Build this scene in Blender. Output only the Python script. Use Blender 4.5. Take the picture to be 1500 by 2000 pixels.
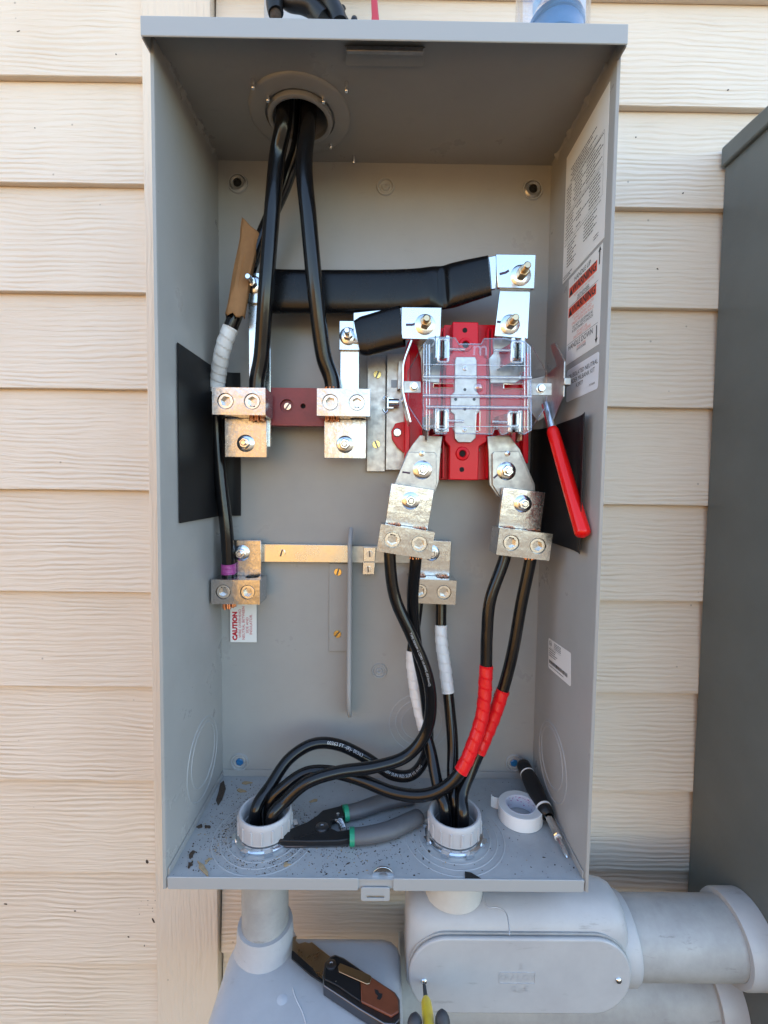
import bpy, bmesh, math, random
import numpy as np
from mathutils import Vector as V, Matrix
from mathutils.geometry import tessellate_polygon

random.seed(7)
S = bpy.context.scene
for o in list(bpy.data.objects): bpy.data.objects.remove(o)
COL = S.collection

# ------------------------------------------------------------------ camera
F = 900.0                                   # focal length in pixels of the 1500x2000 photograph
CP = V((0.0011, -0.7003, -0.0070))
CR = (Matrix.Rotation(-0.0051, 3, 'Z') @ Matrix.Rotation(-0.0562, 3, 'X') @ Matrix.Rotation(-0.0124, 3, 'Y'))
cd = bpy.data.cameras.new('camera'); cam = bpy.data.objects.new('camera', cd); COL.objects.link(cam)
cd.sensor_fit = 'HORIZONTAL'; cd.sensor_width = 36.0; cd.lens = 36.0 * F / 1500.0
cd.clip_start = 0.01; cd.clip_end = 1000
m3 = Matrix((CR.col[0], CR.col[2], -CR.col[1])).transposed()
cam.matrix_world = Matrix.Translation(CP) @ m3.to_4x4()
S.camera = cam

# ------------------------------------------------------------------ sky, sun, exposure
SUN = V((0.40, 0.42, 0.82)).normalized()    # towards the sun: behind the house, so this wall is in open shade
w = bpy.data.worlds.new('World'); S.world = w; w.use_nodes = True
nt = w.node_tree; bg = nt.nodes['Background']
sky = nt.nodes.new('ShaderNodeTexSky'); sky.sky_type = 'NISHITA'; sky.sun_disc = False
sky.sun_elevation = math.asin(SUN.z); sky.sun_rotation = math.atan2(SUN.x, SUN.y)
sky.air_density = 1.0; sky.dust_density = 0.5; sky.ozone_density = 1.0
nt.links.new(sky.outputs[0], bg.inputs[0]); bg.inputs[1].default_value = 0.13
sl = bpy.data.lights.new('sun', 'SUN'); sl.energy = 5.0; sl.angle = math.radians(0.5); sl.color = (1, .93, .82)
so = bpy.data.objects.new('sun', sl); COL.objects.link(so)
so.rotation_euler = SUN.to_track_quat('Z', 'Y').to_euler(); so.location = (3, 4, 6)
S.view_settings.view_transform = 'Standard'; S.view_settings.look = 'None'
S.view_settings.exposure = 2.50; S.view_settings.gamma = 1
S.view_settings.use_white_balance = True
S.view_settings.white_balance_temperature = 7150
S.view_settings.white_balance_tint = 6
S.render.engine = 'CYCLES'
S.cycles.max_bounces = 7; S.cycles.transparent_max_bounces = 24; S.cycles.sample_clamp_indirect = 8

# ------------------------------------------------------------------ pixels to points
def ray(px, py): return CR @ V(((px - 750) / F, 1, (1000 - py) / F))
def P(px, py, ax, v):
    d = ray(px, py); return CP + d * ((v - CP[ax]) / d[ax])
def PX(px, py, x): return P(px, py, 0, x)
def PY(px, py, y): return P(px, py, 1, y)
def PZ(px, py, z): return P(px, py, 2, z)

# ------------------------------------------------------------------ materials
MAT = {}
def mat(name, col, rough=.5, metal=0., var=0., vscale=30., bump=0., bscale=200., coat=0., stretch=None, rvar=0., spec=.5, col2=None, bdist=.001, scuff=0.):
    m = bpy.data.materials.new(name); m.use_nodes = True; MAT[name] = m
    n = m.node_tree.nodes; L = m.node_tree.links; b = n['Principled BSDF']
    b.inputs['Base Color'].default_value = (*col, 1); b.inputs['Roughness'].default_value = rough
    b.inputs['Metallic'].default_value = metal; b.inputs['Coat Weight'].default_value = coat
    b.inputs['Specular IOR Level'].default_value = spec
    tc = n.new('ShaderNodeTexCoord'); src = tc.outputs['Object']
    if stretch:
        mp = n.new('ShaderNodeMapping'); mp.inputs['Scale'].default_value = stretch
        L.new(src, mp.inputs[0]); src = mp.outputs[0]
    if var or rvar:
        ns = n.new('ShaderNodeTexNoise'); ns.inputs['Scale'].default_value = vscale; ns.inputs['Detail'].default_value = 7
        ns.inputs['Roughness'].default_value = .65
        L.new(src, ns.inputs[0])
        if var:
            r = n.new('ShaderNodeMix'); r.data_type = 'RGBA'
            c2 = col2 or tuple(max(0, c * (1 - var)) for c in col)
            cr = n.new('ShaderNodeMapRange'); cr.inputs[1].default_value = .35; cr.inputs[2].default_value = .7
            L.new(ns.outputs[0], cr.inputs[0]); L.new(cr.outputs[0], r.inputs[0])
            r.inputs[6].default_value = (*col, 1); r.inputs[7].default_value = (*c2, 1)
            L.new(r.outputs[2], b.inputs['Base Color'])
        if rvar:
            rr = n.new('ShaderNodeMapRange'); rr.inputs[1].default_value = .3; rr.inputs[2].default_value = .7
            rr.inputs[3].default_value = max(.02, rough - rvar); rr.inputs[4].default_value = rough + rvar
            L.new(ns.outputs[0], rr.inputs[0]); L.new(rr.outputs[0], b.inputs['Roughness'])
    if scuff:
        mp2 = n.new('ShaderNodeMapping'); mp2.inputs['Scale'].default_value = (14, 40, 70); mp2.inputs['Rotation'].default_value = (.3, .5, .4)
        L.new(tc.outputs['Object'], mp2.inputs[0])
        sn = n.new('ShaderNodeTexNoise'); sn.inputs['Scale'].default_value = 1.6; sn.inputs['Detail'].default_value = 6; sn.inputs['Roughness'].default_value = .7
        L.new(mp2.outputs[0], sn.inputs[0])
        sm_ = n.new('ShaderNodeMapRange'); sm_.inputs[1].default_value = .62; sm_.inputs[2].default_value = .72; sm_.inputs[4].default_value = scuff
        L.new(sn.outputs[0], sm_.inputs[0])
        sx = n.new('ShaderNodeMix'); sx.data_type = 'RGBA'; L.new(sm_.outputs[0], sx.inputs[0]); sx.inputs[7].default_value = (.12, .11, .10, 1)
        old = b.inputs['Base Color'].links
        if old: L.new(old[0].from_socket, sx.inputs[6])
        else: sx.inputs[6].default_value = (*col, 1)
        L.new(sx.outputs[2], b.inputs['Base Color'])
    if bump:
        nb = n.new('ShaderNodeTexNoise'); nb.inputs['Scale'].default_value = bscale; nb.inputs['Detail'].default_value = 4
        L.new(src, nb.inputs[0]); bp = n.new('ShaderNodeBump'); bp.inputs['Strength'].default_value = bump
        bp.inputs['Distance'].default_value = bdist
        L.new(nb.outputs[0], bp.inputs['Height']); L.new(bp.outputs[0], b.inputs['Normal'])
    return m

def grain(name, col, vertical=False):
    """painted fibre cement with an embossed cedar grain running along the board"""
    m = bpy.data.materials.new(name); m.use_nodes = True; MAT[name] = m
    n = m.node_tree.nodes; L = m.node_tree.links; b = n['Principled BSDF']; b.inputs['Roughness'].default_value = .62
    geo = n.new('ShaderNodeNewGeometry'); oi = n.new('ShaderNodeObjectInfo')
    sh = n.new('ShaderNodeVectorMath'); sh.operation = 'MULTIPLY_ADD'
    sc = n.new('ShaderNodeCombineXYZ')
    for i in range(3): sc.inputs[i].default_value = 1
    L.new(geo.outputs['Position'], sh.inputs[0]); L.new(sc.outputs[0], sh.inputs[1])
    off = n.new('ShaderNodeVectorMath'); off.operation = 'SCALE'; off.inputs[0].default_value = (3.1, 0, 5.7)
    L.new(oi.outputs['Random'], off.inputs[3]); L.new(off.outputs[0], sh.inputs[2])
    # slow wander of the grain lines
    mp0 = n.new('ShaderNodeMapping'); mp0.inputs['Scale'].default_value = (20, 20, 7) if vertical else (7, 20, 22)
    L.new(sh.outputs[0], mp0.inputs[0])
    wn = n.new('ShaderNodeTexNoise'); wn.inputs['Scale'].default_value = 1; wn.inputs['Detail'].default_value = 2.5
    L.new(mp0.outputs[0], wn.inputs[0])
    wv = n.new('ShaderNodeTexWave'); wv.wave_type = 'BANDS'; wv.bands_direction = 'X' if vertical else 'Z'
    wv.wave_profile = 'SIN'; wv.inputs['Scale'].default_value = 40; wv.inputs['Distortion'].default_value = 0
    add = n.new('ShaderNodeVectorMath'); add.operation = 'MULTIPLY_ADD'
    add.inputs[1].default_value = (.020,) * 3
    L.new(wn.outputs['Color'], add.inputs[0]); L.new(sh.outputs[0], add.inputs[2]); L.new(add.outputs[0], wv.inputs[0])
    mp = n.new('ShaderNodeMapping'); mp.inputs['Scale'].default_value = (260, 200, 12) if vertical else (12, 200, 230)
    L.new(add.outputs[0], mp.inputs[0])
    fine = n.new('ShaderNodeTexNoise'); fine.inputs['Scale'].default_value = 1; fine.inputs['Detail'].default_value = 4
    L.new(mp.outputs[0], fine.inputs[0])
    # patches where the embossing is shallow
    pn = n.new('ShaderNodeTexNoise'); pn.inputs['Scale'].default_value = 9; pn.inputs['Detail'].default_value = 2
    L.new(sh.outputs[0], pn.inputs[0])
    pm = n.new('ShaderNodeMapRange'); pm.inputs[1].default_value = .36; pm.inputs[2].default_value = .62; pm.inputs[3].default_value = .12
    L.new(pn.outputs[0], pm.inputs[0])
    mul = n.new('ShaderNodeMath'); mul.operation = 'MULTIPLY'; L.new(wv.outputs[1], mul.inputs[0]); L.new(pm.outputs[0], mul.inputs[1])
    hm = n.new('ShaderNodeMath'); hm.operation = 'MULTIPLY_ADD'; hm.inputs[1].default_value = .45 if not vertical else .15
    L.new(mul.outputs[0], hm.inputs[0])
    f2 = n.new('ShaderNodeMath'); f2.operation = 'MULTIPLY'; f2.inputs[1].default_value = 1.0
    L.new(fine.outputs[0], f2.inputs[0]); L.new(f2.outputs[0], hm.inputs[2])
    bp = n.new('ShaderNodeBump'); bp.inputs['Strength'].default_value = .75; bp.inputs['Distance'].default_value = .0024
    L.new(hm.outputs[0], bp.inputs['Height']); L.new(bp.outputs[0], b.inputs['Normal'])
    # faint weathering, a few specks
    st = n.new('ShaderNodeTexNoise'); st.inputs['Scale'].default_value = 5; st.inputs['Detail'].default_value = 8
    L.new(sh.outputs[0], st.inputs[0])
    cr = n.new('ShaderNodeMapRange'); cr.inputs[1].default_value = .35; cr.inputs[2].default_value = .75
    L.new(st.outputs[0], cr.inputs[0])
    mx = n.new('ShaderNodeMix'); mx.data_type = 'RGBA'; L.new(cr.outputs[0], mx.inputs[0])
    mx.inputs[6].default_value = (*col, 1); mx.inputs[7].default_value = (col[0] * .93, col[1] * .9, col[2] * .87, 1)
    sp = n.new('ShaderNodeTexVoronoi'); sp.inputs['Scale'].default_value = 38; L.new(sh.outputs[0], sp.inputs[0])
    sr = n.new('ShaderNodeMapRange'); sr.inputs[1].default_value = .045; sr.inputs[2].default_value = .075
    sr.inputs[3].default_value = .55; sr.inputs[4].default_value = 0
    L.new(sp.outputs['Distance'], sr.inputs[0])
    sel = n.new('ShaderNodeSeparateColor'); L.new(sp.outputs['Color'], sel.inputs[0])
    gt = n.new('ShaderNodeMath'); gt.operation = 'GREATER_THAN'; gt.inputs[1].default_value = .84; L.new(sel.outputs[0], gt.inputs[0])
    ml = n.new('ShaderNodeMath'); ml.operation = 'MULTIPLY'; L.new(sr.outputs[0], ml.inputs[0]); L.new(gt.outputs[0], ml.inputs[1])
    m2 = n.new('ShaderNodeMix'); m2.data_type = 'RGBA'; L.new(ml.outputs[0], m2.inputs[0]); L.new(mx.outputs[2], m2.inputs[6])
    m2.inputs[7].default_value = (.22, .17, .13, 1)
    L.new(m2.outputs[2], b.inputs['Base Color'])
    return m

grain('siding', (.74, .63, .515)); grain('trim', (.74, .63, .515), True)
mat('boxgrey', (.355, .350, .335), .33, var=.09, vscale=9, bump=.06, bscale=900, rvar=.09, scuff=.14)
mat('boxgrey2', (.36, .368, .37), .4, bump=.05, bscale=900)
mat('floorpan', (.36, .368, .37), .36, var=.12, vscale=60, bump=.06, bscale=900, rvar=.08)
mat('cabinet', (.13, .145, .14), .40, var=.22, vscale=5, bump=.1, bscale=700, rvar=.08, scuff=.25)
mat('pvc', (.45, .455, .46), .40, var=.22, vscale=22, bump=.06, bscale=160, rvar=.08, col2=(.40, .40, .41), scuff=.35)
mat('pvc_pipe', (.40, .40, .39), .45, var=.35, vscale=16, bump=.1, bscale=120, rvar=.1, col2=(.27, .265, .26), scuff=.5)
mat('pvc_white', (.60, .59, .56), .4, var=.12, vscale=30)
mat('pvc_light', (.46, .46, .47), .36, var=.08)
mat('alu', (.80, .79, .76), .24, 1, var=.15, vscale=400, rvar=.06)
mat('alu_worn', (.57, .58, .60), .22, 1, var=.3, vscale=300, bump=.35, bscale=75, rvar=.08, col2=(.44, .44, .45), bdist=.0012)
mat('plate', (.68, .71, .71), .24, 1, var=.10, vscale=30, rvar=.08)
mat('galv', (.54, .53, .51), .42, 1, var=.2, vscale=110, rvar=.08)
mat('steel', (.74, .75, .77), .18, 1, rvar=.06, vscale=60)
mat('zinc', (.72, .76, .80), .22, 1)
mat('brass', (.80, .58, .22), .25, 1)
mat('copper', (.80, .34, .18), .28, 1, var=.4, vscale=300)
mat('darksteel', (.16, .16, .17), .35, 1)
mat('cable', (.006, .006, .007), .17, bump=.05, bscale=160, rvar=.05, vscale=60, spec=.42)
mat('sleeve', (.005, .005, .006), .25, bump=.06, bscale=60, spec=.28, rvar=.06, vscale=40)
mat('fishpaper', (.010, .010, .011), .5, bump=.1, bscale=60, spec=.25)
mat('hole', (.006, .006, .006), .8)
mat('red_plastic', (.72, .006, .022), .27, bump=.03, bscale=120, spec=.3)
mat('red_board', (.27, .035, .04), .42, var=.25, vscale=50)
mat('red_grip', (.78, .008, .008), .18, spec=.4)
mat('red_tape', (.74, .010, .016), .28, spec=.35, bump=.1, bscale=90)
mat('white_tape', (.78, .78, .77), .34, bump=.1, bscale=90)
mat('roll_side', (.62, .61, .59), .5, bump=.2, bscale=300)
mat('roll_core', (.62, .62, .68), .6)
mat('kraft', (.34, .17, .065), .75, var=.25, vscale=40, bump=.3, bscale=80)
mat('label', (.84, .83, .80), .4)
mat('label_blue', (.80, .81, .84), .3)
mat('ink', (.02, .02, .022), .5); mat('ink_red', (.80, .10, .045), .5); mat('ink_pink', (.80, .30, .24), .5)
mat('ink_caution', (.55, .01, .03), .5)
mat('print_white', (.5, .5, .5), .5); mat('purple', (.45, .07, .30), .4, var=.4, vscale=300)
mat('pen', (.05, .02, .06), .5)
mat('black_plastic', (.010, .010, .011), .38, bump=.15, bscale=300, spec=.35)
mat('grip_grey', (.10, .10, .105), .48, bump=.06, bscale=400, var=.2, vscale=40)
mat('green', (.01, .24, .13), .35)
mat('wood_handle', (.20, .055, .025), .38, var=.35, vscale=40, stretch=(1, 1, 1))
mat('blade', (.45, .36, .26), .32, 1, rvar=.1, vscale=50)
mat('bronze', (.55, .43, .28), .3, 1)
mat('yellow', (.80, .56, .02), .3); mat('grip_dark', (.05, .05, .055), .55, bump=.2, bscale=150, var=.4, vscale=60)
mat('red_plastic2', (.50, .04, .06), .4)
mat('blue_plastic', (.015, .14, .33), .3); mat('paper_blue', (.55, .62, .72), .45, var=.3, vscale=40, col2=(.16, .42, .62))
mat('paper_grey', (.70, .69, .72), .4, var=.3, vscale=45, col2=(.45, .45, .52))
mat('debris', (.07, .045, .03), .85, var=.6, vscale=400); mat('chip_wood', (.42, .30, .17), .8, var=.3, vscale=200)
mat('dirt', (.07, .048, .028), .9, var=.4, vscale=.6, bump=.6, bscale=18)
mat('fencewood', (.65, .385, .165), .75, var=.35, vscale=7, stretch=(6, 6, 1), bump=.3, bscale=30)
mat('glue', (.52, .53, .55), .2)
fw = MAT['fencewood'].node_tree; hs = fw.nodes.new('ShaderNodeHueSaturation'); oi_ = fw.nodes.new('ShaderNodeObjectInfo'); mr_ = fw.nodes.new('ShaderNodeMapRange')
mr_.inputs[3].default_value = .6; mr_.inputs[4].default_value = 1.3; fw.links.new(oi_.outputs['Random'], mr_.inputs[0]); fw.links.new(mr_.outputs[0], hs.inputs['Value'])
bs_ = fw.nodes['Principled BSDF'].inputs['Base Color']; fw.links.new(bs_.links[0].from_socket, hs.inputs['Color']); fw.links.new(hs.outputs[0], bs_)

def clear(name, tint=(.95, .96, .97), gl=.12):
    m = bpy.data.materials.new(name); m.use_nodes = True; MAT[name] = m
    n = m.node_tree.nodes; L = m.node_tree.links; n.remove(n['Principled BSDF'])
    t = n.new('ShaderNodeBsdfTransparent'); t.inputs[0].default_value = (*tint, 1)
    g = n.new('ShaderNodeBsdfGlossy'); g.inputs[0].default_value = (1, 1, 1, 1); g.inputs['Roughness'].default_value = .06
    lw = n.new('ShaderNodeLayerWeight'); lw.inputs[0].default_value = .5      # same reflectance from both sides of the sheet
    pw = n.new('ShaderNodeMath'); pw.operation = 'POWER'; pw.inputs[1].default_value = 4; L.new(lw.outputs['Facing'], pw.inputs[0])
    mr = n.new('ShaderNodeMath'); mr.operation = 'MULTIPLY_ADD'; mr.inputs[1].default_value = .5; mr.inputs[2].default_value = gl
    L.new(pw.outputs[0], mr.inputs[0])
    mx = n.new('ShaderNodeMixShader'); L.new(mr.outputs[0], mx.inputs[0]); L.new(t.outputs[0], mx.inputs[1]); L.new(g.outputs[0], mx.inputs[2])
    L.new(mx.outputs[0], n['Material Output'].inputs[0])
clear('clear', (.97, .97, .98), .028); clear('clear_edge', (.84, .86, .90), .27); clear('clear_mark', (.88, .88, .92), .12); clear('bag', (.94, .94, .95), .07)

# ------------------------------------------------------------------ mesh builder
AX, AY, AZ = V((1, 0, 0)), V((0, 1, 0)), V((0, 0, 1))
def fY(y): return (V((0, y, 0)), AX, AZ, AY)              # front-facing plane; a slab grows back towards the wall
def fX(x, s=1): return (V((x, 0, 0)), -AY, AZ, AX * s)
def fZ(z, s=1): return (V((0, 0, z)), AX, AY, AZ * s)
def circ(cx, cy, r, n=24, a0=0, ry=None): return [(cx + r * math.cos(a0 + 2 * math.pi * i / n), cy + (ry or r) * math.sin(a0 + 2 * math.pi * i / n)) for i in range(n)]
def rect(x0, y0, x1, y1): return [(x0, y0), (x1, y0), (x1, y1), (x0, y1)]
def rrect(x0, y0, x1, y1, r, n=5):
    out = []
    for cx, cy, a in ((x1 - r, y1 - r, 0), (x0 + r, y1 - r, 90), (x0 + r, y0 + r, 180), (x1 - r, y0 + r, 270)):
        for i in range(n + 1):
            t = math.radians(a + 90 * i / n); out.append((cx + r * math.cos(t), cy + r * math.sin(t)))
    return out
def pY(pts, y): return [(q.x, q.z) for q in (PY(a, b, y) for a, b in pts)]
def pX(pts, x): return [(-q.y, q.z) for q in (PX(a, b, x) for a, b in pts)]
def pZ(pts, z): return [(q.x, q.y) for q in (PZ(a, b, z) for a, b in pts)]

def smooth(pts, n=8):
    """Catmull-Rom through control points (any dimension)"""
    p = [np.array(q, float) for q in pts]; p = [2 * p[0] - p[1]] + p + [2 * p[-1] - p[-2]]; out = []
    for i in range(1, len(p) - 2):
        for k in range(n):
            t = k / n
            out.append(.5 * (2 * p[i] + (p[i + 1] - p[i - 1]) * t + (2 * p[i - 1] - 5 * p[i] + 4 * p[i + 1] - p[i + 2]) * t * t + (3 * p[i] - p[i - 1] - 3 * p[i + 1] + p[i + 2]) * t ** 3))
    out.append(p[-2]); return out
def resample(pts, step):
    p = np.array([tuple(q) for q in pts]); s = np.r_[0, np.cumsum(np.linalg.norm(np.diff(p, axis=0), axis=1))]
    n = max(2, int(s[-1] / step) + 1); t = np.linspace(0, s[-1], n)
    return [V([float(np.interp(x, s, p[:, k])) for k in range(3)]) for x in t], s[-1]
def frames(pts):
    n = len(pts); T = [(pts[min(i + 1, n - 1)] - pts[max(i - 1, 0)]).normalized() for i in range(n)]
    a = T[0].orthogonal().normalized()
    out = []
    for i in range(n):
        a = (a - T[i] * a.dot(T[i])).normalized(); out.append((T[i], a, T[i].cross(a)))
    return out

class B:
    def __init__(s): s.v = []; s.f = []; s.x = None
    def xf(s, M): s.x = M; return s
    def _v(s, p):
        p = V(p)
        s.v.append(tuple(s.x @ p if s.x else p)); return len(s.v) - 1
    def slab(s, outer, t, fr, holes=(), back=True):
        O, U, W, N = fr; loops = [list(outer)] + [list(h) for h in holes]
        A = []; Bk = []
        for lp in loops:
            A.append([s._v(O + U * a + W * b) for a, b in lp]); Bk.append([s._v(O + U * a + W * b + N * t) for a, b in lp])
        if holes:
            tr = tessellate_polygon([[V((a, b, 0)) for a, b in lp] for lp in loops])
            fa = [i for l in A for i in l]; fb = [i for l in Bk for i in l]
            for q in tr:
                s.f.append([fa[i] for i in q])
                if back: s.f.append([fb[i] for i in reversed(q)])
        else:
            s.f.append(A[0])
            if back: s.f.append(Bk[0][::-1])
        for a, b in zip(A, Bk):
            for i in range(len(a)):
                j = (i + 1) % len(a); s.f.append([a[i], b[i], b[j], a[j]])
        return s
    def box(s, c, d, R=None):
        c = V(c); ids = []
        for sx in (-1, 1):
            for sy in (-1, 1):
                for sz in (-1, 1):
                    q = V((sx * d[0] / 2, sy * d[1] / 2, sz * d[2] / 2)); ids.append(s._v(c + (R @ q if R else q)))
        for q in ((0, 1, 3, 2), (4, 6, 7, 5), (0, 4, 5, 1), (2, 3, 7, 6), (0, 2, 6, 4), (1, 5, 7, 3)): s.f.append([ids[i] for i in q])
        return s
    def lathe(s, prof, O, A, n=28, closed=False, cap=True):
        A = V(A).normalized(); U = A.orthogonal().normalized(); W = A.cross(U); O = V(O)
        rings = [[s._v(O + A * h + (U * math.cos(2 * math.pi * i / n) + W * math.sin(2 * math.pi * i / n)) * r) for i in range(n)] for r, h in prof]
        R = rings + ([rings[0]] if closed else [])
        for a, b in zip(R, R[1:]):
            for i in range(n): s.f.append([a[i], a[(i + 1) % n], b[(i + 1) % n], b[i]])
        if cap and not closed:
            s.f.append(rings[0][::-1]); s.f.append(rings[-1])
        return s
    def cyl(s, a, b, r, r2=None, n=20):
        a, b = V(a), V(b); L = (b - a).length
        return s.lathe([(r, 0), (r if r2 is None else r2, L)], a, b - a, n)
    def tube(s, pts, r, n=16, cap=True, ell=None):
        """r: number or f(i, u, angle); ell: (wide, flat, flat-axis)"""
        pts = [V(p) for p in pts]; fr = frames(pts); N = len(pts); rings = []
        for i, (p, (T, a, b)) in enumerate(zip(pts, fr)):
            if ell:
                fx = ell[2] - T * ell[2].dot(T); b = fx.normalized(); a = b.cross(T)
            ring = []
            for k in range(n):
                an = 2 * math.pi * k / n; rr = r(i, i / (N - 1), an) if callable(r) else r
                q = a * math.cos(an) * (ell[0] if ell else 1) + b * math.sin(an) * (ell[1] if ell else 1)
                ring.append(s._v(p + q * rr))
            rings.append(ring)
        for x, y in zip(rings, rings[1:]):
            for k in range(n): s.f.append([x[k], x[(k + 1) % n], y[(k + 1) % n], y[k]])
        if cap: s.f.append(rings[0][::-1]); s.f.append(rings[-1])
        return s
    def ribbon(s, path, t, fr, d):
        """a bent strip: 2-D path of thickness t, extruded d along the frame normal"""
        n = len(path); L = []; R = []
        for i in range(n):
            a = np.array(path[max(i - 1, 0)], float); b = np.array(path[min(i + 1, n - 1)], float)
            tn = b - a; tn /= np.linalg.norm(tn) + 1e-12; nr = np.array([-tn[1], tn[0]]) * t / 2
            L.append(tuple(np.array(path[i]) + nr)); R.append(tuple(np.array(path[i]) - nr))
        O, U, W, N = fr
        q = [[s._v(O + U * a + W * b + N * h) for a, b in lp] for lp in (L, R) for h in (0, d)]
        for i in range(n - 1):
            l0, l1, r0, r1 = q
            for x, y in ((l0, l1), (l1, r1), (r1, r0), (r0, l0)): s.f.append([x[i], y[i], y[i + 1], x[i + 1]])
        for i in (0, n - 1): s.f.append([q[0][i], q[1][i], q[3][i], q[2][i]])
        return s
    def quad(s, pts): s.f.append([s._v(p) for p in pts]); return s
    def text(s, body, size, fr, uv=(0, 0), rot=0, sx=1, al='CENTER', fn=None, bold=0):
        cu = bpy.data.curves.new('t', 'FONT'); cu.body = body; cu.size = size; cu.align_x = al; cu.align_y = 'CENTER'
        cu.resolution_u = 2; cu.offset = bold
        ob = bpy.data.objects.new('t', cu); me = ob.to_mesh(); O, U, W, N = fr or fY(0); c, sn = math.cos(rot), math.sin(rot); base = {}
        for i, vv in enumerate(me.vertices):
            x, y = vv.co.x * sx, vv.co.y; a, b = uv[0] + x * c - y * sn, uv[1] + x * sn + y * c
            base[i] = s._v(fn(x, y) if fn else O + U * a + W * b)
        for p in me.polygons: s.f.append([base[i] for i in p.vertices])
        ob.to_mesh_clear(); bpy.data.objects.remove(ob); bpy.data.curves.remove(cu); return s

WM = {}
def mk(name, b, m, par=None, bev=0, sm=38, local=False, seg=2, norm=True):
    me = bpy.data.meshes.new(name); off = V((0, 0, 0)); vs = b.v
    if par is None:
        A = np.array(vs); off = V(((A[:, 0].min() + A[:, 0].max()) / 2, (A[:, 1].min() + A[:, 1].max()) / 2, A[:, 2].min()))
        vs = [tuple(V(q) - off) for q in vs]
    me.from_pydata(vs, [], b.f)
    if norm:
        bm = bmesh.new(); bm.from_mesh(me); bmesh.ops.recalc_face_normals(bm, faces=bm.faces[:]); bm.to_mesh(me); bm.free()
    me.materials.append(MAT[m]); o = bpy.data.objects.new(name, me); COL.objects.link(o)
    if sm: me.shade_smooth(); me.set_sharp_from_angle(angle=math.radians(sm))
    if par is not None:
        o.parent = par
        if not local: o.matrix_parent_inverse = WM[par].inverted()
        WM[o] = Matrix.Identity(4) if not local else WM[par]
    else: o.location = off; WM[o] = Matrix.Translation(off)
    if bev:
        md = o.modifiers.new('bevel', 'BEVEL'); md.width = bev; md.segments = seg; md.limit_method = 'ANGLE'; md.angle_limit = math.radians(40)
        md.harden_normals = False
    return o
def tag(o, label, cat, group=None):
    o['label'] = label; o['category'] = cat
    if group: o['group'] = group
    return o
def thing(name, label, cat, loc=(0, 0, 0), rot=None, group=None):
    o = bpy.data.objects.new(name, None); COL.objects.link(o); o.empty_display_size = .02
    M = Matrix.Translation(V(loc)) @ (rot.to_4x4() if rot else Matrix.Identity(4)); o.matrix_world = M; WM[o] = M
    return tag(o, label, cat, group)

def bolt(par, c, ax=V((0, -1, 0)), wr=.0115, nr=.0075, nh=.007, sr=.0040, sh=.016, local=False, nutm='steel', slot=True, wm='zinc'):
    """washer, hex nut and stud standing on a plate; axis points away from the plate"""
    c = V(c); ax = ax.normalized()
    mk('washer', B().lathe([(nr * .6, 0), (wr, 0), (wr, .0012), (wr * .8, .0026), (nr * .6, .003)], c, ax, 30, cap=False), wm, par, local=local)
    U = ax.orthogonal().normalized()
    mk('nut', B().lathe([(nr, .0026), (nr, .0022 + nh), (nr * .86, .003 + nh), (sr, .003 + nh)], c, ax, 6, cap=False), nutm, par, bev=.0004, local=local)
    mk('stud', B().lathe([(sr, .002), (sr, sh - .001), (sr * .75, sh), (0.0002, sh)], c, ax, 16, cap=False), nutm, par, local=local)
def screw(par, c, r=.005, ax=V((0, -1, 0)), m='brass', slot=.6, h=.0018, name='screw'):
    c = V(c); ax = ax.normalized()
    U = ax.orthogonal().normalized(); U = (Matrix.Rotation(slot, 3, ax) @ U)
    W = ax.cross(U); hw = r * .2
    b = B()
    n = 20
    for s in (1, -1):                       # two half-moon heads leave the slot open
        out = []
        for i in range(n + 1):
            t = math.asin(min(1, hw / r)) + (math.pi - 2 * math.asin(hw / r)) * i / n
            out.append((r * math.cos(t), s * r * math.sin(t)))
        b.slab(out, h, (c, U, W, ax))
    o = mk(name, b, m, par, bev=.0002)
    mk('slot', B().lathe([(r * .97, -.0001), (r * .97, h * .15), (0.0001, h * .15)], c, ax, 20, cap=False), 'darksteel', o if par.parent is None else par)  # dark disc under the head paints the shade inside the slot
    return o

# ================================================================== SETTING
GZ = -1.45
g = mk('ground', B().quad([(-300, -300, GZ), (300, -300, GZ), (300, 300, GZ), (-300, 300, GZ)]), 'dirt', sm=0); g['kind'] = 'structure'

wall = thing('house_wall', 'cream painted house wall of lapped wood grain siding with a vertical trim board', 'wall', (0, .05, GZ))
mk('sheathing', B().box((0, .117, GZ + 2.8), (11, .16, 5.6)), 'siding', wall, sm=0)
TX0, TX1 = -.3535, -.2545                                   # the vertical trim board left of the box
mk('trim_board', B().box(((TX0 + TX1) / 2, .0165, .05), (TX1 - TX0, .027, 3.0)), 'trim', wall, bev=.0012, sm=0)
def board(x0, x1, zb, h):
    """one lapped plank: lower edge proud, upper edge tucked under the next one"""
    b = B(); n = 40 if x1 - x0 < 3 else 60
    yb, yt, th = .0100, .0215, .0100
    pts = []
    for i in range(n + 1):
        x = x0 + (x1 - x0) * i / n; z = zb + random.uniform(-.0003, .0003); y = yb + random.uniform(-.0003, .0003)
        pts.append([b._v((x, y, z + .0008)), b._v((x, y + .0012, z)), b._v((x, yb + th, z)), b._v((x, yt + th, zb + h)), b._v((x, yt, zb + h))])
    for p, q in zip(pts, pts[1:]):
        for k in range(5): b.f.append([p[k], p[(k + 1) % 5], q[(k + 1) % 5], q[k]])
    b.f.append(pts[0]); b.f.append(pts[-1][::-1])
    mk('siding_board', b, 'siding', wall, sm=25)
zl = [PY(150, y, .0105).z for y in (149, 358, 570, 759, 957, 1156, 1341, 1524, 1703, 1882)]
zr = [PY(1300, y, .0105).z for y in (208, 406, 602, 796, 987, 1175, 1354, 1547, 1703, 1868)]
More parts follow.
